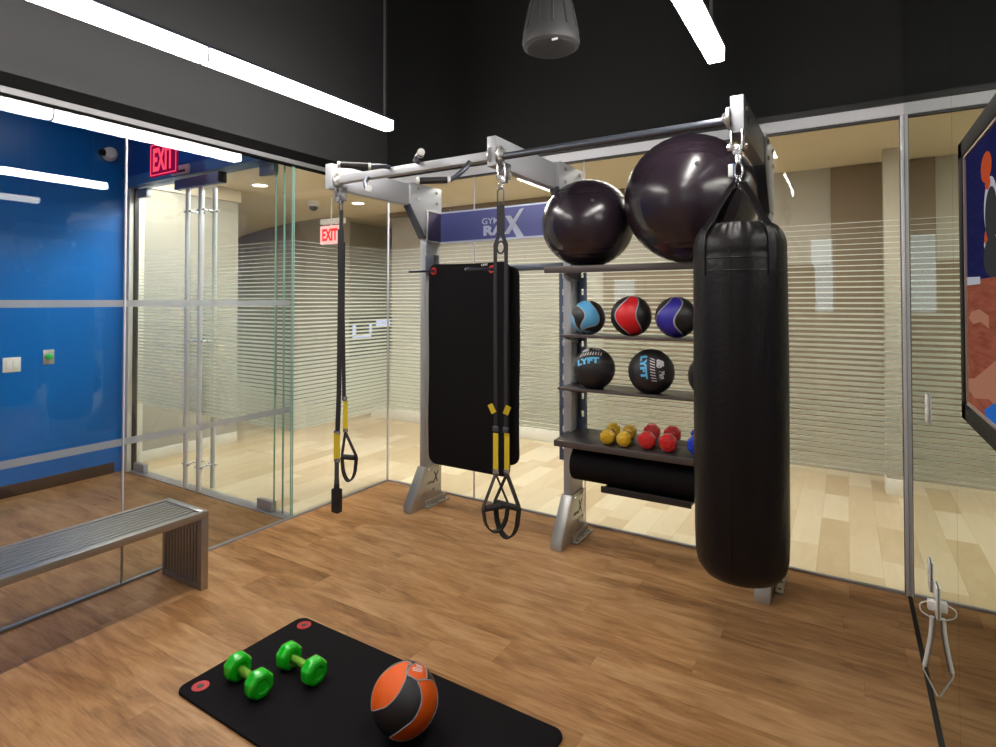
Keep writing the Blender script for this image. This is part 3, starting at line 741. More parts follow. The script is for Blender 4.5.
S4 = shelf(.712, .020, 3.295, x0=-1.60, lip=.036, tilt=.09)
# tray for the rolled mat
tr = MB(); rbox(tr, -1.29, -.755, 3.31, 3.53, .440, .450); rbox(tr, -1.29, -.755, 3.305, 3.315, .430, .468, .002); rbox(tr, -1.29, -.755, 3.525, 3.535, .45, .712)
tr.build('tray', M['shelf'], rk, smooth=False)

# ------------------------------------------------------------------ hanging mats
def rrect(x0, x1, z0, z1, r, n=6):
    pts = []
    for cx, cz, a0 in ((x1-r, z1-r, 0), (x0+r, z1-r, 90), (x0+r, z0+r, 180), (x1-r, z0+r, 270)):
        for i in range(n+1):
            a = math.radians(a0+90*i/n); pts.append((cx+r*math.cos(a), cz+r*math.sin(a)))
    return pts
def sheet(x0, x1, z0, z1, y, th, r, bend, nx=24, nz=30):
    """rounded sheet in the XZ plane with gentle waves, real thickness"""
    mb = MB(); bm = mb.bm
    base = rrect(x0, x1, z0, z1, r)
    vs = [bm.verts.new((a, 0, b)) for a, b in base]; f = bm.faces.new(vs)
    geo = bm.verts[:]+bm.edges[:]+bm.faces[:]
    for i in range(1, nx):
        geo = bm.verts[:]+bm.edges[:]+bm.faces[:]
        bmesh.ops.bisect_plane(bm, geom=geo, plane_co=(x0+(x1-x0)*i/nx, 0, 0), plane_no=(1, 0, 0))
    for i in range(1, nz):
        geo = bm.verts[:]+bm.edges[:]+bm.faces[:]
        bmesh.ops.bisect_plane(bm, geom=geo, plane_co=(0, 0, z0+(z1-z0)*i/nz), plane_no=(0, 0, 1))
    r_ = bmesh.ops.extrude_face_region(bm, geom=bm.faces[:])
    for v in r_['geom']:
        if isinstance(v, bmesh.types.BMVert): v.co.y = -th
    for v in bm.verts: v.co = Vector(bend(v.co.x, v.co.y, v.co.z))+Vector((0, y, 0))
    bmesh.ops.recalc_face_normals(bm, faces=bm.faces[:])
    return mb
def bend1(x, y, z):
    u = (x+2.36)/.35
    sag = .010*(1-min(1, abs(u))**2)*max(0, (z-1.2)/.7)
    return (x, y-.012*max(0, (x+2.15)/.1)**2*.5+.004*math.sin(7*z), z-sag)
def bend2(x, y, z):
    return (x+.004*math.sin(5*z), y+.006*math.sin(6*z+1), z-.01*max(0, (z-1.7)))
m1 = thing('exercise_mat', 'black foam exercise mat hanging in front on the rack hooks', 'exercise mat', (0, 0, 0), group=None)
m1.location = (-2.4, 3.46, 1.82)
def rel(mb, t):
    for v in mb.bm.verts: v.co -= Vector(t.location)
    return mb
rel(sheet(-2.735, -2.015, .362, 1.882, 3.462, .016, .07, bend1), m1).build('mat', M['foam_black'], m1, ang=60)
m2 = thing('exercise_mat', 'black foam exercise mat hanging behind, its right edge showing', 'exercise mat', (-2.35, 3.50, 1.82))
rel(sheet(-2.66, -1.968, .44, 1.845, 3.504, .016, .07, bend2), m2).build('mat', M['foam_black'], m2, ang=60)
def grom(parent, x, y, z, R=.020):
    mb = MB(); mb.torus((x, y, z), R, .009, normal=(0, 1, 0)); rel(mb, parent).build('grommet', M['red'], parent)
grom(m1, -2.685, 3.444, 1.823, .021); grom(m1, -2.158, 3.444, 1.823, .021)
grom(m2, -2.158, 3.482, 1.826, .024); grom(m2, -2.58, 3.482, 1.826, .024)
text_obj('printed_logo', 'LYFT', .055, .016, M['white_print'], m1, frontal(Vector((-2.225, 3.4445, 1.858))-m1.location), bold=.02, extrude=.0005)

# rolled mat on the tray
rm = thing('rolled_mat', 'rolled black foam mat lying on the low tray under the dumbbells', 'rolled mat', (-.985, 3.42, .555))
sp_ = []; r0 = .101
for i in range(0, 241):
    a = 2*PI*i/40; r = .022+(r0-.022)*i/240
    sp_.append((r*math.cos(a+.6), r*math.sin(a+.6)))
rm_mb = MB().lathe([(0, -.52), (.1025, -.52), (.104, -.515), (.104, .515), (.1025, .52), (0, .52)], axis=(1, 0, 0), seg=48)
rm_mb.build('mat', M['foam_black'], rm)
MB().tube([(-.5205, a, b) for a, b in sp_], .0015, 4).build('spiral_edge', M['gasket'], rm)

# ------------------------------------------------------------------ balls
def ball_shape(r, flat=.0, seg=64, rings=40):
    mb = MB().sphere((0, 0, 0), r, seg, rings)
    if flat:
        for v in mb.bm.verts:
            if v.co.z < -r+flat: v.co.z = -r+flat
    return mb
def exball(x, y, z, r, label, sag=1.0, wide=1.0):
    t = thing('stability_ball', label, 'stability ball', (x, y, z-r))
    mb = MB()
    prof = []
    n = 90
    for i in range(n+1):
        a = -PI/2+PI*i/n; rr = r*math.cos(a); zz = r*math.sin(a)
        rid = .0012*math.cos(a*46) if abs(a) > .55 else 0
        prof.append((max(0, (r+rid)*math.cos(a)) if 0 < i < n else 0, max((r+rid)*math.sin(a), -r+.004)))
    mb.lathe(prof, seg=96); b = mb.build('ball', M['ball_gloss'], t, loc=(0, 0, r), ang=80)
    b.scale = (wide, wide, sag); b.location.z = r*sag
    d = Vector((-x, -y, 1.6-z)).normalized(); d = (d+Vector((.12, 0, .55))).normalized()
    MB().lathe([(0, r-.004), (.011, r-.003), (.012, r+.003), (.008, r+.006), (0, r+.006)], axis=d, seg=20).build('valve_plug', M['gasket'], b)
    return t
exball(-1.425, 3.435, 1.815+.291, .291, 'smaller dark glossy stability ball at left of the top shelf', .965, 1.02)
exball(-.758, 3.315, 1.815+.360, .360, 'larger dark glossy stability ball behind the bag straps on top shelf')
def swirl(x, y, zb, r, mat, rot, label):
    t = thing('medicine_ball', label, 'medicine ball', (x, y, zb))
    b = ball_shape(r, .003).build('ball', mat, t, loc=(0, 0, r), ang=80)
    # rotate mesh data keeps flat base: the pattern lives in object space, so rotate a pattern-only copy of the mesh
    R = Matrix.Rotation(rot[2], 4, 'Z') @ Matrix.Rotation(rot[1], 4, 'Y') @ Matrix.Rotation(rot[0], 4, 'X')
    b.data.transform(R.inverted()); b.rotation_euler = R.to_euler()
    return t, b
swirl(-1.400, 3.38, 1.383, .109, swirl_mat('light_blue_black_rubber', (.10, .40, .70), phase=.3, amp=.6), (0, -.75, -1.60), 'light blue and black medicine ball beside the shelf upright')
swirl(-1.120, 3.38, 1.383, .123, swirl_mat('red_black_rubber', (.75, .012, .02), phase=.0, amp=.32, sh=1.3), (0, .05, -1.80), 'red and black medicine ball in the middle of its shelf')
swirl(-.850, 3.38, 1.383, .120, swirl_mat('royal_blue_black_rubber', (.035, .025, .36), phase=.0, amp=.38, sh=1.9), (0, .10, -2.15), 'royal blue and black medicine ball half hidden by punching bag')

def on_sphere(me, r, T, lift=.0008, cuts=3):
    """wrap a flat mesh (x right, y up, facing +z) on a sphere of radius r about the origin; T = rotation"""
    bm = bmesh.new(); bm.from_mesh(me)
    bmesh.ops.triangulate(bm, faces=bm.faces[:])
    for _ in range(2):
        es = [e for e in bm.edges if e.calc_length() > r*.10]
        if es: bmesh.ops.subdivide_edges(bm, edges=es, cuts=1); bmesh.ops.triangulate(bm, faces=bm.faces[:])
    for v in bm.verts:
        lon = v.co.x/r; lat = v.co.y/r; rr = r+lift+max(0, v.co.z)
        v.co = T @ Vector((rr*math.sin(lon)*math.cos(lat), rr*math.sin(lat), rr*math.cos(lon)*math.cos(lat)))
    bm.to_mesh(me); bm.free()
def sph_text(txt, w, h, r, T, dx, dy, mat, parent, name='lettering', bold=.03, rotz=0, squash=(1, 1, 1)):
    me = text_mesh(txt, 1.0, bold, .002)
    xs = [v.co.x for v in me.vertices]; ys = [v.co.y for v in me.vertices]
    cx, cy = (min(xs)+max(xs))/2, (min(ys)+max(ys))/2; sx_, sy_ = w/(max(xs)-min(xs)), h/(max(ys)-min(ys))
    c, s = math.cos(rotz), math.sin(rotz)
    for v in me.vertices:
        a, b = (v.co.x-cx)*sx_, (v.co.y-cy)*sy_
        v.co = Vector((a*c-b*s+dx, a*s+b*c+dy, v.co.z*.4))
    on_sphere(me, r, T); me.materials.clear(); me.materials.append(mat)
    o = bpy.data.objects.new(name, me); COL.objects.link(o); o.parent = parent; return o
def facing(p, tilt=0, yaw=0, roll=0):
    """rotation whose +z looks from p to the camera (0,0,1.6), then tilt / yaw / roll in that frame"""
    z = (Vector((0, 0, 1.6))-Vector(p)).normalized(); x = Vector((0, 0, 1)).cross(z).normalized(); y = z.cross(x)
    R = Matrix((x, y, z)).transposed().to_4x4()
    return R @ Matrix.Rotation(yaw, 4, 'Y') @ Matrix.Rotation(tilt, 4, 'X') @ Matrix.Rotation(roll, 4, 'Z')
def softball(x, y, zb, r, label, roll, tilt, yaw, words):
    t = thing('medicine_ball', label, 'medicine ball', (x, y, zb))
    b = MB().sphere((0, 0, 0), r, 64, 40)
    for v in b.bm.verts:
        if v.co.z < -r*.93: v.co.z = -r*.93
    b = b.build('ball', M['ball_soft'], t, loc=(0, 0, r*.93), ang=80)
    T = facing((x, y, zb+r), tilt, yaw, roll)
    sph_text('LYFT', .145, .040, r, T, -.020, -.004, M['lyft_blue'], b, bold=.06)
    for (txt, w, dx) in words: sph_text(txt, w, .046, r, T, dx, .094, M['white_print'], b, bold=.05)
    st = bmesh.new()
    for i in range(9):
        cx = -.075+i*.0175
        vs = [st.verts.new((cx+a, bb, 0)) for a, bb in ((-.003, .034), (.003, .034), (.013, .062), (.007, .062))]
        st.faces.new(vs)
    me = bpy.data.meshes.new('stitching'); st.to_mesh(me); st.free(); on_sphere(me, r, T, .0012); me.materials.append(M['pink_thread'])
    o = bpy.data.objects.new('stitching', me); COL.objects.link(o); o.parent = b
    # raised panel seams
    for nrm in ((1, .15, 0), (.1, 1, .2)):
        q = Vector((0, 0, 1)).rotation_difference(Vector(nrm).normalized())
        MB().tube([T @ (q @ Vector((r*math.cos(2*PI*i/60), r*math.sin(2*PI*i/60), 0))) for i in range(60)], .0012, 6, closed=True).build('seam', M['ball_soft'], b)
    return t
softball(-1.377, 3.42, 1.045, .132, 'black soft medicine ball with upright blue lettering by the shelf upright', .10, -.42, -.18, (('8lb', .064, -.044), ('3kg', .064, .044)))
softball(-1.010, 3.42, 1.045, .136, 'black soft medicine ball turned with its blue lettering running downwards', -1.48, -.05, -.30, (('8lb', .064, -.044), ('3kg', .064, .044)))
softball(-.66, 3.42, 1.045, .132, 'black soft medicine ball mostly hidden behind the punching bag', .3, -.2, .9, (('8lb', .064, -.044), ('3kg', .064, .044)))

# ------------------------------------------------------------------ dumbbells
def dumbbell_proto(r, L, head_mat, grip_mat, label, cat='dumbbell'):
    t = thing('dumbbell', label, cat)
    hl = .062
    for s in (-1, 1):
        mb = MB()
        pr = [(0, -hl/2-.003), (r*.45, -hl/2-.003), (r*.5, -hl/2), (r*.86, -hl/2+.003), (r, -hl/2+.015), (r, hl/2-.015), (r*.86, hl/2-.003), (r*.5, hl/2), (r*.45, hl/2-.003), (r*.36, hl/2-.003), (0, hl/2-.003)]
        mb.lathe(pr, seg=8, axis=(1, 0, 0))
        bmesh.ops.rotate(mb.bm, verts=mb.bm.verts[:], cent=(0, 0, 0), matrix=Matrix.Rotation(PI/8, 3, 'X'))
        es = [e for e in mb.bm.edges if len(e.link_faces) == 2 and e.calc_face_angle(0) > .5]
        bmesh.ops.bevel(mb.bm, geom=es, offset=.005, segments=2, affect='EDGES', profile=.5)
        h = mb.build('head', head_mat, t, loc=(s*L/2, 0, 0), ang=35)
    g = MB().lathe([(.014, -L/2+hl/2-.004), (.0165, -L/2+hl/2+.012), (.0175, 0), (.0165, L/2-hl/2-.012), (.014, L/2-hl/2+.004)], axis=(1, 0, 0), seg=24)
    g.build('grip', grip_mat, t)
    return t
def place(t, a, b, r, zb):
    a, b = Vector((*a, 0)), Vector((*b, 0)); m_ = (a+b)/2; d = b-a
    t.location = (m_.x, m_.y, zb+r*math.cos(PI/8)); t.rotation_euler = (0, 0, math.atan2(d.y, d.x))
g1 = dumbbell_proto(.057, .172, M['green'], M['green_h'], 'green dumbbell on the floor mat, nearer the left edge')
place(g1, (-2.192, 1.488), (-2.022, 1.466), .057, .0132)
g2 = copy_tree(g1); g2['label'] = 'green dumbbell on the floor mat, nearer the orange ball'
place(g2, (-2.068, 1.648), (-1.898, 1.636), .057, .0132)
def shelf_place(t, x, y, r):
    t.rotation_euler = (0, -math.atan(.09), PI/2-.04)
    t.rotation_mode = 'XYZ'
    z = .712+(y+.07-3.3)*.09+r*math.cos(PI/8)+.002
    R = Matrix.Rotation(PI/2+.10, 4, 'Z') @ Matrix.Rotation(-math.atan(.09), 4, 'Y')
    t.rotation_euler = R.to_euler(); t.location = (x, y+.072, z)
y1 = dumbbell_proto(.047, .150, M['gold'], M['gold_h'], 'yellow dumbbell at the left end of the dumbbell shelf'); shelf_place(y1, -1.270, 3.352, .047)
y2 = copy_tree(y1); y2['label'] = 'yellow dumbbell beside the red dumbbells'; shelf_place(y2, -1.165, 3.352, .047)
r1 = dumbbell_proto(.055, .165, M['redv'], M['red_h'], 'red dumbbell beside the yellow dumbbells'); shelf_place(r1, -1.030, 3.372, .055)
r2 = copy_tree(r1); r2['label'] = 'red dumbbell nearer the blue one and the punching bag'; shelf_place(r2, -.905, 3.372, .055)
b1 = dumbbell_proto(.060, .172, M['bluev'], M['blue_h'], 'blue dumbbell on the shelf, mostly hidden by the punching bag'); shelf_place(b1, -.742, 3.385, .060)

# ------------------------------------------------------------------ floor mat and orange ball
fm = thing('exercise_mat', 'black foam exercise mat lying flat on the wooden floor', 'exercise mat', (-1.62, 1.635, 0), (0, 0, math.radians(-.4)))
pts = rrect(-.735, .722, -.326, .314, .045, 8)
MB().prism(pts, 'z', .0005, .0125, bev=.003).build('mat', M['foam_black'], fm)
for gx, gy in ((-.660, .262), (-.662, -.258)):
    mb = MB().lathe([(.014, 0), (.033, 0), (.033, .0015), (.014, .0015), (.014, 0)], c=(gx, gy, .0126), seg=32); g_ = mb.build('grommet', M['red'], fm)
    MB().lathe([(0, 0), (.0135, 0), (.0135, .0008), (0, .0008)], c=(gx, gy, .0126), seg=24).build('hole', M['black_trim'], g_)
    MB().tube([(gx+.009*math.cos(a), gy+.009*math.sin(a), .0145) for a in [i*.5 for i in range(8)]], .0012, 6).build('clip', M['steel'], g_)
ob_r = .1205
OBX, OBY = -1.400, 1.629
ot = thing('medicine_ball', 'orange and black medicine ball resting on the floor mat', 'medicine ball', (OBX, OBY, .0125))
ball_shape(ob_r, .002).build('ball', pbr('black_pebbled_rubber', (.012, .012, .016), .35, bump=.35, bscale=420), ot, loc=(0, 0, ob_r), ang=80)
T = facing((OBX, OBY, .0125+ob_r))
def closed_smooth(P, n=5):
    out_ = []; m_ = len(P)
    for i in range(m_):
        p0, p1, p2, p3 = (Vector(P[(i+k) % m_]) for k in (-1, 0, 1, 2))
        for k in range(n):
            t_ = k/n; out_.append(.5*((2*p1)+(-p0+p2)*t_+(2*p0-5*p1+4*p2-p3)*t_*t_+(-p0+3*p1-3*p2+p3)*t_**3))
    return out_
def ball_patch(dirs, name, mat, lift, seam=None, smooth_n=4):
    P = [Vector(d).normalized() for d in dirs]
    P = [Vector((d.x/(1+d.z), d.y/(1+d.z), 0)) for d in P]
    if smooth_n: P = closed_smooth(P, smooth_n)
    bm = bmesh.new(); bm.faces.new([bm.verts.new(p_) for p_ in P])
    for i_ in (0, 1):
        lo = min(p_[i_] for p_ in P); hi = max(p_[i_] for p_ in P)
        for k in range(1, 26):
            co_ = [0, 0, 0]; co_[i_] = lo+(hi-lo)*k/26; no_ = [0, 0, 0]; no_[i_] = 1
            bmesh.ops.bisect_plane(bm, geom=bm.verts[:]+bm.edges[:]+bm.faces[:], plane_co=co_, plane_no=no_)
    def up(v, r):
        q = v.x*v.x+v.y*v.y; return T @ (Vector((2*v.x/(1+q), 2*v.y/(1+q), (1-q)/(1+q)))*r)
    for v in bm.verts: v.co = up(v.co, ob_r+lift)
    me = bpy.data.meshes.new(name); bm.to_mesh(me); bm.free(); me.materials.append(mat)
    for p_ in me.polygons: p_.use_smooth = True
    o = bpy.data.objects.new(name, me); COL.objects.link(o); o.parent = ot; o.location = (0, 0, ob_r)
    if seam: MB().tube([up(p_, ob_r+lift) for p_ in P], seam, 6, closed=True).build('seam', M['seam_grey'], ot, loc=(0, 0, ob_r))
    return o
M['seam_grey'] = pbr('grey_seam', (.36, .36, .40), .5)
M['orange'] = pbr('orange_pebbled_rubber', (.95, .135, .006), .42, bump=.3, bscale=420)
left = [(0.073, 0.811, 0.581), (0.195, 0.877, 0.438), (0.0, 0.90, 0.30), (-0.40, 0.80, 0.35), (-0.74, 0.60, 0.22), (-0.93, 0.32, 0.12), (-0.99, 0.076, 0.08), (-0.97, -0.17, 0.12), (-0.663, -0.162, 0.731), (-0.454, -0.081, 0.888), (-0.213, 0.112, 0.971), (-0.058, 0.346, 0.937), (0.03, 0.532, 0.846)]
label = [(0.12, 0.774, 0.621), (0.25, 0.846, 0.47), (0.401, 0.88, 0.254), (0.60, 0.775, 0.20), (0.651, 0.595, 0.472), (0.636, 0.455, 0.623), (0.386, 0.421, 0.821), (0.173, 0.535, 0.827), (0.083, 0.589, 0.804)]
right = [(0.386, 0.412, 0.825), (0.635, 0.424, 0.646), (0.84, 0.36, 0.38), (0.96, 0.146, 0.22), (0.96, -0.093, 0.20), (0.88, -0.36, 0.22), (0.70, -0.64, 0.28), (0.46, -0.83, 0.28), (0.172, -0.95, 0.22), (-0.139, -0.97, 0.15), (-0.435, -0.87, 0.22), (-0.104, -0.706, 0.7), (0.17, -0.563, 0.809), (0.378, -0.328, 0.866), (0.486, -0.052, 0.872), (0.454, 0.213, 0.865)]
ball_patch(left, 'panel', M['orange'], .0006, .0022); ball_patch(right, 'panel', M['orange'], .0006, .0022)
ball_patch(label, 'label_panel', M['orange'], .0012, .0022)
def lab_quad(cx, cy, w, h, mat):
    ctr = Vector((.39, .70, .60)).normalized(); ex_ = Vector((.72, -.22, -.25)); ex_ = (ex_-ctr*ex_.dot(ctr)).normalized(); ey_ = ctr.cross(ex_)
    ball_patch([tuple(ctr+ex_*(cx+a*w)+ey_*(cy+b_*h)) for a, b_ in ((-.5, -.5), (.5, -.5), (.5, .5), (-.5, .5))], 'label_print', mat, .0018, None, 0)
lab_quad(.06, .17, .20, .12, M['chrome_led'])
for cy_, w_ in ((.05, .30), (-.01, .34), (-.07, .28)): lab_quad(-.02+cy_*.3, cy_, w_, .028, M['white_print'])

# ------------------------------------------------------------------ punching bag
BX, BY = -.392, 2.62
pb = thing('punching_bag', 'tall black leather punching bag hanging from the right rack arm', 'punching bag', (BX, BY, .425))
R_ = .196; prof = [(0, 0), (.06, .001), (.12, .010), (.160, .028), (.184, .060), (.194, .105), (.197, .20), (.199, .50), (.199, .95), (.198, 1.30), (.196, 1.385), (.1945, 1.392), (.196, 1.40), (.196, 1.425), (.1945, 1.432), (.1945, 1.44), (.190, 1.462), (.180, 1.487), (.164, 1.508), (.145, 1.521), (.12, 1.526), (.06, 1.520), (0, 1.516)]
mb = MB().lathe(prof, seg=96)
for v in mb.bm.verts:
    v.co.x *= .945; v.co.y *= .945; v.co.z *= .985
    z = v.co.z; a = math.atan2(v.co.y, v.co.x); r = math.hypot(v.co.x, v.co.y)
    if r > .02:
        k = max(0, min(1, (z-1.43)/.05))
        dr = -.009*k*(.5+.5*math.cos(a*26+1.5*math.sin(3*a)))
        dr += .0016*math.sin(9*z+2*a)*math.sin(2.3*a+z) if z > .1 else 0
        v.co.x *= (r+dr)/r; v.co.y *= (r+dr)/r
mb.build('bag_body', M['vinyl_black'], pb, ang=70)
MB().tube([(.187*math.cos(2*PI*i/64), .187*math.sin(2*PI*i/64), 1.350) for i in range(64)], .0024, 6, closed=True).build('seam', M['vinyl_black'], pb)
MB().tube([(.1875*math.cos(2*PI*i/64), .1875*math.sin(2*PI*i/64), 1.298) for i in range(64)], .0024, 6, closed=True).build('seam', M['vinyl_black'], pb)
sa = math.radians(-93); MB().tube([(.1875*math.cos(sa), .1875*math.sin(sa), z_) for z_ in (.10, .6, 1.0, 1.38)], .0016, 6).build('seam', M['vinyl_black'], pb)
apex = 1.690
for a in (35, 125, 215, 305):
    a = math.radians(a+14); c, s = math.cos(a), math.sin(a)
    path = [(c*.1895, s*.1895, 1.28), (c*.189, s*.189, 1.40), (c*.183, s*.183, 1.450), (c*.168, s*.168, 1.482), (c*.142, s*.142, 1.515), (c*.085, s*.085, 1.60), (c*.022, s*.022, apex-.008)]
    MB().tube(path, 0, flat=(.020, .0022), up=(-s, c, 0)).build('strap', M['vinyl_black'], pb)
    mb = MB().tube([(c*.026, s*.026, apex-.03), (c*.006, s*.006, apex+.02), (c*-.006+.010*-s, s*-.006+.01*c, apex+.02), (c*.014-.012*s, s*.014+.012*c, apex-.03)], .0032, 8, closed=True)
    mb.build('ring', M['steel'], pb)
sw = MB()
sw.tube([(.016*math.cos(2*PI*i/24), 0, apex+.045+.036*math.sin(2*PI*i/24)) for i in range(24)], .0045, 8, closed=True)
sw.cyl((0, 0, apex+.078), (0, 0, apex+.125), .012, 16, bev=.002)
sw.cyl((-.012, 0, apex+.10), (.012, 0, apex+.10), .010, 12)
sw.tube([(0, .014*math.cos(2*PI*i/20), apex+.138+.020*math.sin(2*PI*i/20)) for i in range(20)], .004, 8, closed=True)
sw.build('swivel', M['steel'], pb)
MB().box(-.040, -.020, -.014, .014, apex+.02, apex+.075, bev=.004).build('tag', M['white'], pb)
MB().box(-.0195, -.016, -.016, .016, apex+.02, apex+.078, bev=.001).build('tag_back', pbr('blue_tag', (.05, .15, .5), .5), pb)

# ------------------------------------------------------------------ suspension trainers
def carabiner(z, t):
    mb = MB()
    pts = [(-.012, 0, z+.028), (-.006, 0, z+.04), (.006, 0, z+.04), (.012, 0, z+.028), (.017, 0, z-.02), (.012, 0, z-.036), (0, 0, z-.042), (-.012, 0, z-.036), (-.017, 0, z-.02)]
    mb.tube(pts, .0042, 8, closed=True).build('carabiner', M['dark_steel'], t)
def strap(t, name, pts, w, mat, up=(1, 0, 0), th=.002):
    return MB().tube(pts, 0, flat=(w/2, th), up=up).build(name, mat, t)
def handle_set(t, x, y, ztop, zbuck, dirv, zgrip, spread, zloop, gm='web_brown', yw=.030, shift=0., ysd=(1, 0, 0)):
    """yellow strap, buckle, triangle of webbing, rubber grip and foot cradle; dirv: grip direction"""
    d = Vector(dirv).normalized()
    strap(t, 'yellow_strap', [(x, y, ztop), (x, y, zbuck)], yw, M['yellow'], up=ysd)
    MB().box(x-yw/2-.002, x+yw/2+.002, y-.006, y+.006, zbuck-.022, zbuck+.004, bev=.002).build('buckle', M['steel'], t)
    a = Vector((x, y, zbuck-.02)); x += shift; g0 = Vector((x, y, zgrip))-d*spread; g1_ = Vector((x, y, zgrip))+d*spread
    nrm = d.cross(Vector((0, 0, 1)))
    strap(t, 'triangle_strap', [a, g0+Vector((0, 0, .01)), g0], .028, M[gm], up=nrm)
    strap(t, 'triangle_strap', [a, g1_+Vector((0, 0, .01)), g1_], .028, M[gm], up=nrm)
    MB().cyl(g0+d*.006, g1_-d*.006, .0165, 20, bev=.003).build('grip', M['rubber_black'], t)
    lp = []
    for i in range(13):
        u = -1+2*i/12; lp.append(Vector((x, y, 0))+d*spread*u*1.02*(1 if abs(u) > .99 else 1.0)+Vector((0, 0, zgrip-(zgrip-zloop)*math.sqrt(max(0, 1-u*u)))))
    strap(t, 'foot_cradle', lp, .034, M['web_black'], up=nrm, th=.004)

t1 = thing('suspension_trainer', 'black and yellow suspension trainer hanging from the left rack arm', 'suspension trainer', (-2.785, 2.60, 2.245))
def L1(p): return (p[0]+2.785, p[1]-2.60, p[2]-2.245)
carabiner(-.025, t1)
def rp(pts, o): return [tuple(Vector(p)-Vector(o)) for p in pts]
O1 = (-2.785, 2.60, 2.245)
x0, y0 = -2.782, 2.60
strap(t1, 'anchor_strap', rp([(x0, y0, 2.185), (x0, y0, 1.95)], O1), .026, M['web_black'], up=(.72, .69, 0))
strap(t1, 'main_strap', rp([(x0-.002, y0, 1.98), (x0-.004, y0-.004, 1.6), (x0-.008, y0-.006, 1.0), (x0-.014, y0-.01, .76)], O1), .030, M['web_black'], up=(.72, .69, 0))
strap(t1, 'main_strap', rp([(x0+.006, y0+.012, 1.98), (x0+.006, y0+.012, 1.5), (x0+.020, y0+.012, .965)], O1), .024, M['web_black'], up=(.72, .69, 0))
strap(t1, 'sewn_sleeve', rp([(x0+.002, y0-.006, 2.06), (x0+.002, y0-.006, 1.80)], O1), .038, M['web_black'], up=(.72, .69, 0), th=.004)
split(MB().box(.010, .045, .004, .020, .955-2.245, .985-2.245, bev=.004).box(-.036, .012, -.022, -.006, .745-2.245, .765-2.245, bev=.004), 'adjuster', M['steel'], t1)
handle_set(t1, -.012, -.014, .750-2.245, .585-2.245, (-.73, .68, 0), .44-2.245, .050, .25-2.245, yw=.040, ysd=(.72, .69, 0))
handle_set(t1, .032, .016, .955-2.245, .775-2.245, (.95, .30, 0), .60-2.245, .050, .45-2.245, shift=.035, ysd=(.72, .69, 0))
MB().box(-.040, .022, -.040, .008, .245-2.245, .40-2.245, bev=.012).build('foot_cradle_pad', M['web_black'], t1)

t2 = thing('suspension_trainer', 'black and yellow suspension trainer hanging from the middle rack arm', 'suspension trainer', (-1.577, 2.60, 2.245))
O2 = (-1.577, 2.60, 2.245); x0 = -1.577
for pts in (0,):
    mb = MB(); z = -.09
    mb.tube([(-.010, 0, z+.045), (.010, 0, z+.045), (.020, 0, z+.035), (.018, 0, z-.035), (.010, 0, z-.045), (-.010, 0, z-.045), (-.018, 0, z-.035), (-.020, 0, z+.035)], .0045, 8, closed=True).build('carabiner', M['dark_steel'], t2)
    MB().torus((0, 0, -.028), .013, .004, normal=(0, 1, 0)).build('shackle', M['steel'], t2)
strap(t2, 'anchor_strap', rp([(x0, 2.6, 2.115), (x0, 2.6, 1.945)], O2), .044, M['web_black'], th=.004)
MB().torus((0, 0, 1.885-2.245), .024, .005, normal=(0, 1, 0), sc=(1, 1.3)).build('equaliser_loop', M['web_black'], t2)
for s in (-1, 1):
    strap(t2, 'main_strap', rp([(x0+s*.010, 2.6, 1.955), (x0+s*.034, 2.6, 1.90), (x0+s*.033, 2.6, 1.4), (x0+s*.031, 2.6, .92)], O2), .020, M['web_black'], th=.003)
    strap(t2, 'pull_tab', rp([(x0+s*.035, 2.59, 1.00), (x0+s*.058, 2.585, 1.045)], O2), .030, M['yellow'], up=(1, 0, 1))
    MB().box(s*.031-.015, s*.031+.015, -.010, .008, .90-2.245, .93-2.245, bev=.004).build('adjuster', M['dark_steel'], t2)
handle_set(t2, -.022, -.014, .895-2.245, .70-2.245, (.55, .83, 0), .505-2.245, .072, .375-2.245)
handle_set(t2, .030, .014, .895-2.245, .70-2.245, (.90, -.10, 0), .515-2.245, .078, .345-2.245)

# ------------------------------------------------------------------ television on the mirror wall
tv = thing('television', 'large black framed television mounted on the mirrored wall', 'television', (.240, 1.12, 1.32))
TY0, TY1, TH = -.62, .625, .655
BY_ = .05
MB().box(.0, .034, TY0, TY1, 0, TH, bev=.004).build('casing', M['tv_black'], tv)
fr = MB()
B = .040
for a in ((TY0, TY1, 0, B), (TY0, TY1, TH-B, TH), (TY0, TY0+B, 0, TH), (TY1-BY_, TY1, 0, TH)): fr.box(-.008, .0, a[0], a[1], a[2], a[3], bev=.002)
fr.build('bezel', M['tv_black'], tv)
fr = MB(); b0 = B; b1_ = B+.006
for a in ((TY0+b0, TY1-BY_, b0, b1_), (TY0+b0, TY1-BY_, TH-b1_, TH-b0), (TY0+b0, TY0+b1_, b0, TH-b0), (TY1-BY_-.008, TY1-BY_, b0, TH-b0)): fr.box(-.006, -.001, *a)
fr.build('inner_trim', pbr('bronze_trim', (.45, .36, .30), .3, .6), tv, smooth=False)
m, nt, out = new_mat('lit_tv_picture'); e = N(nt, 'ShaderNodeEmission'); nt.links.new(e.outputs[0], out.inputs[0])
tc = N(nt, 'ShaderNodeTexCoord'); sep = N(nt, 'ShaderNodeSeparateXYZ'); nt.links.new(tc.outputs['Object'], sep.inputs[0])
z = sep.outputs[2]; y = sep.outputs[1]
nz = N(nt, 'ShaderNodeTexNoise'); nz.inputs['Scale'].default_value = 9; nz.inputs['Detail'].default_value = 5
mp = N(nt, 'ShaderNodeMapping'); mp.inputs['Scale'].default_value = (1, 1, 9); nt.links.new(tc.outputs['Object'], mp.inputs[0]); nt.links.new(mp.outputs[0], nz.inputs[0])
flr = MIXC(nt, nz.outputs[0], (.16, .035, .02), (.50, .15, .09))
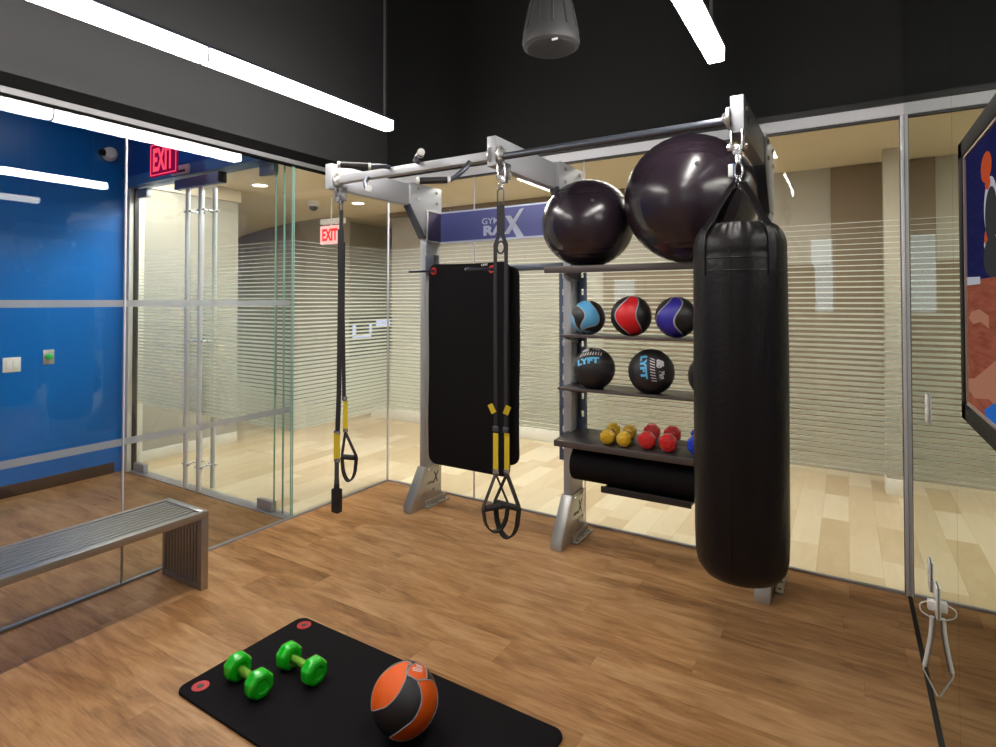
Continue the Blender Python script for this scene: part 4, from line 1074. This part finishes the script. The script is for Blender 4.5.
wal = MIXC(nt, MATH(nt, 'MULTIPLY', nz.outputs[0], .6), (.010, .012, .060), (.035, .035, .14))
gr = MATH(nt, 'GREATER_THAN', z, .325)
c = MIXC(nt, gr, flr, wal); nt.links.new(c, e.inputs[0]); e.inputs[1].default_value = .6
scr = MB().box(-.0015, .001, TY0+b1_, TY1-BY_-.008, b1_, TH-b1_).build('screen', m, tv, smooth=False)
# picture content: pieces of the lit image lying in the screen plane
def pic(pts, mat, off): MB().prism(pts, 'x', -.0017-off, -.0015-off).build('picture_detail', mat, scr, smooth=False)
def ell(cy, cz, ry, rz, n=24): return [(cy+ry*math.cos(2*PI*i/n), cz+rz*math.sin(2*PI*i/n)) for i in range(n)]
skin = emit('lit_skin_tone', (.48, .21, .13), .6); grey = emit('lit_dark_grey', (.05, .05, .055), .6); wht = emit('lit_highlight', (.55, .55, .62), .6); redp = emit('lit_red_orange', (.6, .09, .03), .6); blp = emit('lit_strong_blue', (.03, .17, .60), .6)
pic(ell(.345, .545, .05, .030), redp, .0002); pic(ell(.31, .46, .060, .060), wht, .0001); pic(ell(.305, .445, .055, .055), grey, .0003); pic(ell(.33, .51, .025, .012), redp, .0004); pic(ell(.33, .405, .04, .02), redp, .0002)
pic(ell(.30, .365, .08, .040), grey, .0003); pic(ell(.315, .392, .06, .018), wht, .0001); pic([(.42, .315), (.60, .315), (.60, .335), (.42, .33)], wht, .0001)
pic([(.34, .25), (.43, .262), (.52, .255), (.56, .240), (.50, .228), (.42, .236), (.34, .225)], skin, .0002)
pic([(-.3, .24), (.20, .19), (.40, .135), (.50, .108), (.565, .102), (.575, .075), (.50, .065), (.35, .085), (.10, .06), (-.3, .05)], skin, .0002)
pic([(.02, .09), (.30, .085), (.40, .055), (.36, .040), (.02, .038)], blp, .0003)
pic([(-.25, .1), (.0, .12), (.1, .3), (.0, .5), (-.2, .55), (-.3, .3)], grey, .00035)

# ------------------------------------------------------------------ mirror wall fittings
def plate(y, z, label):
    t = thing('outlet_plate', label, 'outlet', (XR, y, z))
    MB().box(-.007, -.0005, -.036, .036, -.058, .058, bev=.002).build('cover', M['white'], t)
    for dz in (-.02, .02): MB().cyl((-.0075, 0, dz), (-.0095, 0, dz), .015, 20).build('socket', M['white'], t)
    return t
plate(2.875, 1.165, 'upper white wall plate on the mirror')
plate(2.875, .50, 'lower white wall plate on mirror, further from the cord')
t = plate(2.67, .487, 'white outlet plate on mirror with the looped cord')
cd = thing('power_cord', 'white looped power cord hanging from the low mirror outlet', 'cord', (XR, 2.67, .42))
def cpath(pts, r): return MB().tube(pts, r, 10)
def smooth_path(P, n=8):
    P = [Vector(p) for p in P]; out_ = []
    for i in range(len(P)-1):
        p0 = P[max(i-1, 0)]; p1 = P[i]; p2 = P[i+1]; p3 = P[min(i+2, len(P)-1)]
        for k in range(n):
            t_ = k/n; out_.append(.5*((2*p1)+(-p0+p2)*t_+(2*p0-5*p1+4*p2-p3)*t_*t_+(-p0+3*p1-3*p2+p3)*t_**3))
    return out_+[P[-1]]
cpath(smooth_path([(-.003, 0, .060), (-.030, -.005, .058), (-.052, -.01, .045), (-.050, -.012, .022), (-.028, -.008, .006), (-.016, 0, .000)]), .0028).build('loop', M['white'], cd)
cpath(smooth_path([(-.016, 0, .004), (-.020, 0, -.06), (-.030, 0, -.13), (-.040, 0, -.185)]), .0085).build('sleeve', M['white'], cd)
cpath(smooth_path([(-.040, 0, -.185), (-.043, 0, -.200), (-.022, 0, -.245), (-.003, 0, -.285)]), .003).build('cable', M['white'], cd)
MB().box(-.030, -.009, -.014, .014, .03, .065, bev=.004).build('plug', M['white'], cd)

# ------------------------------------------------------------------ lights: added fill lamps for corridor and anteroom
def area(name, loc, sx_, sy_, en, col, parent=None, rot=(0, 0, 0)):
    L = bpy.data.lights.new(name, 'AREA'); L.shape = 'RECTANGLE'; L.size = sx_; L.size_y = sy_; L.energy = en; L.color = col
    o = bpy.data.objects.new(name, L); COL.objects.link(o); o.location = loc; o.rotation_euler = rot
    if parent is not None: o.parent = parent
    return o
# troffers added out of view to brighten the corridor, built as fixtures
def troffer(x, y, sx_, sy_, label, z=ZC, mat='fill_panel'):
    t = thing('fill_troffer', label, 'ceiling light', (x, y, z), group='added fill troffers in the corridor ceiling')
    MB().box(-sx_/2, sx_/2, -sy_/2, sy_/2, -.012, -.008).build('diffuser', M[mat], t, smooth=False)
    f = MB(); w = .02
    f.box(-sx_/2-w, -sx_/2, -sy_/2-w, sy_/2+w, -.014, 0).box(sx_/2, sx_/2+w, -sy_/2-w, sy_/2+w, -.014, 0).box(-sx_/2, sx_/2, -sy_/2-w, -sy_/2, -.014, 0).box(-sx_/2, sx_/2, sy_/2, sy_/2+w, -.014, 0)
    f.build('frame', M['white'], t, smooth=False)
troffer(-3.0, 4.36, 1.1, .42, 'added fill troffer in the corridor ceiling close behind the glass', mat='fill_panel_left')
for i, x in enumerate((-1.6, -.2, 1.2, 2.8)): troffer(x, 4.36, 1.1, .42, 'added fill troffer in the corridor ceiling close behind the glass')
troffer(-4.9, 3.12, 1.6, .25, 'slim added fill troffer in the corridor ceiling just behind the glass doors', mat='fill_panel_left')
troffer(-9.2, 4.4, 1.2, .6, 'added fill troffer in the far left of the corridor ceiling')
M['ante_fill'] = emit('anteroom_fill_diffuser', (1, .95, .9), 9.5)
t = thing('ante_fill_light', 'added linear fill light on the blue anteroom ceiling', 'ceiling light', (-4.6, 1.55, 3.25))  # added above the view to brighten the blue wall and door header
MB().box(-.07, .07, -.8, .8, -.05, -.012, bev=.004).build('diffuser', M['ante_fill'], t)
MB().box(-.08, .08, -.82, .82, -.012, 0).build('housing', M['white'], t, smooth=False)

w = bpy.data.worlds.new('world'); SC.world = w; w.use_nodes = True
w.node_tree.nodes['Background'].inputs[0].default_value = (.9, .85, .8, 1); w.node_tree.nodes['Background'].inputs[1].default_value = .25

# ------------------------------------------------------------------ camera
f, yaw, pitch, roll, v0 = 568.82, .549824, .0178565, -.00017, 290.466
cam = bpy.data.cameras.new('camera'); cam.sensor_width = 36; cam.sensor_fit = 'HORIZONTAL'; cam.lens = f*36/996
cam.shift_x = 0; cam.shift_y = -(373.5-v0)/996; cam.clip_start = .02; cam.clip_end = 60
co = bpy.data.objects.new('camera', cam); COL.objects.link(co); co.location = (0, 0, 1.6)
co.rotation_euler = (PI/2+pitch, 0, yaw)
SC.camera = co

# ------------------------------------------------------------------ render look
SC.view_settings.view_transform = 'Standard'; SC.view_settings.look = 'None'; SC.view_settings.gamma = 1
SC.view_settings.use_curve_mapping = False; SC.view_settings.exposure = 0.0
cy = SC.cycles
cy.use_denoising = True
try: cy.denoiser = 'OPENIMAGEDENOISE'
except Exception: pass
cy.max_bounces = 10; cy.diffuse_bounces = 5; cy.glossy_bounces = 6; cy.transmission_bounces = 6; cy.transparent_max_bounces = 24
cy.sample_clamp_indirect = 6.0; cy.caustics_reflective = False; cy.caustics_refractive = False
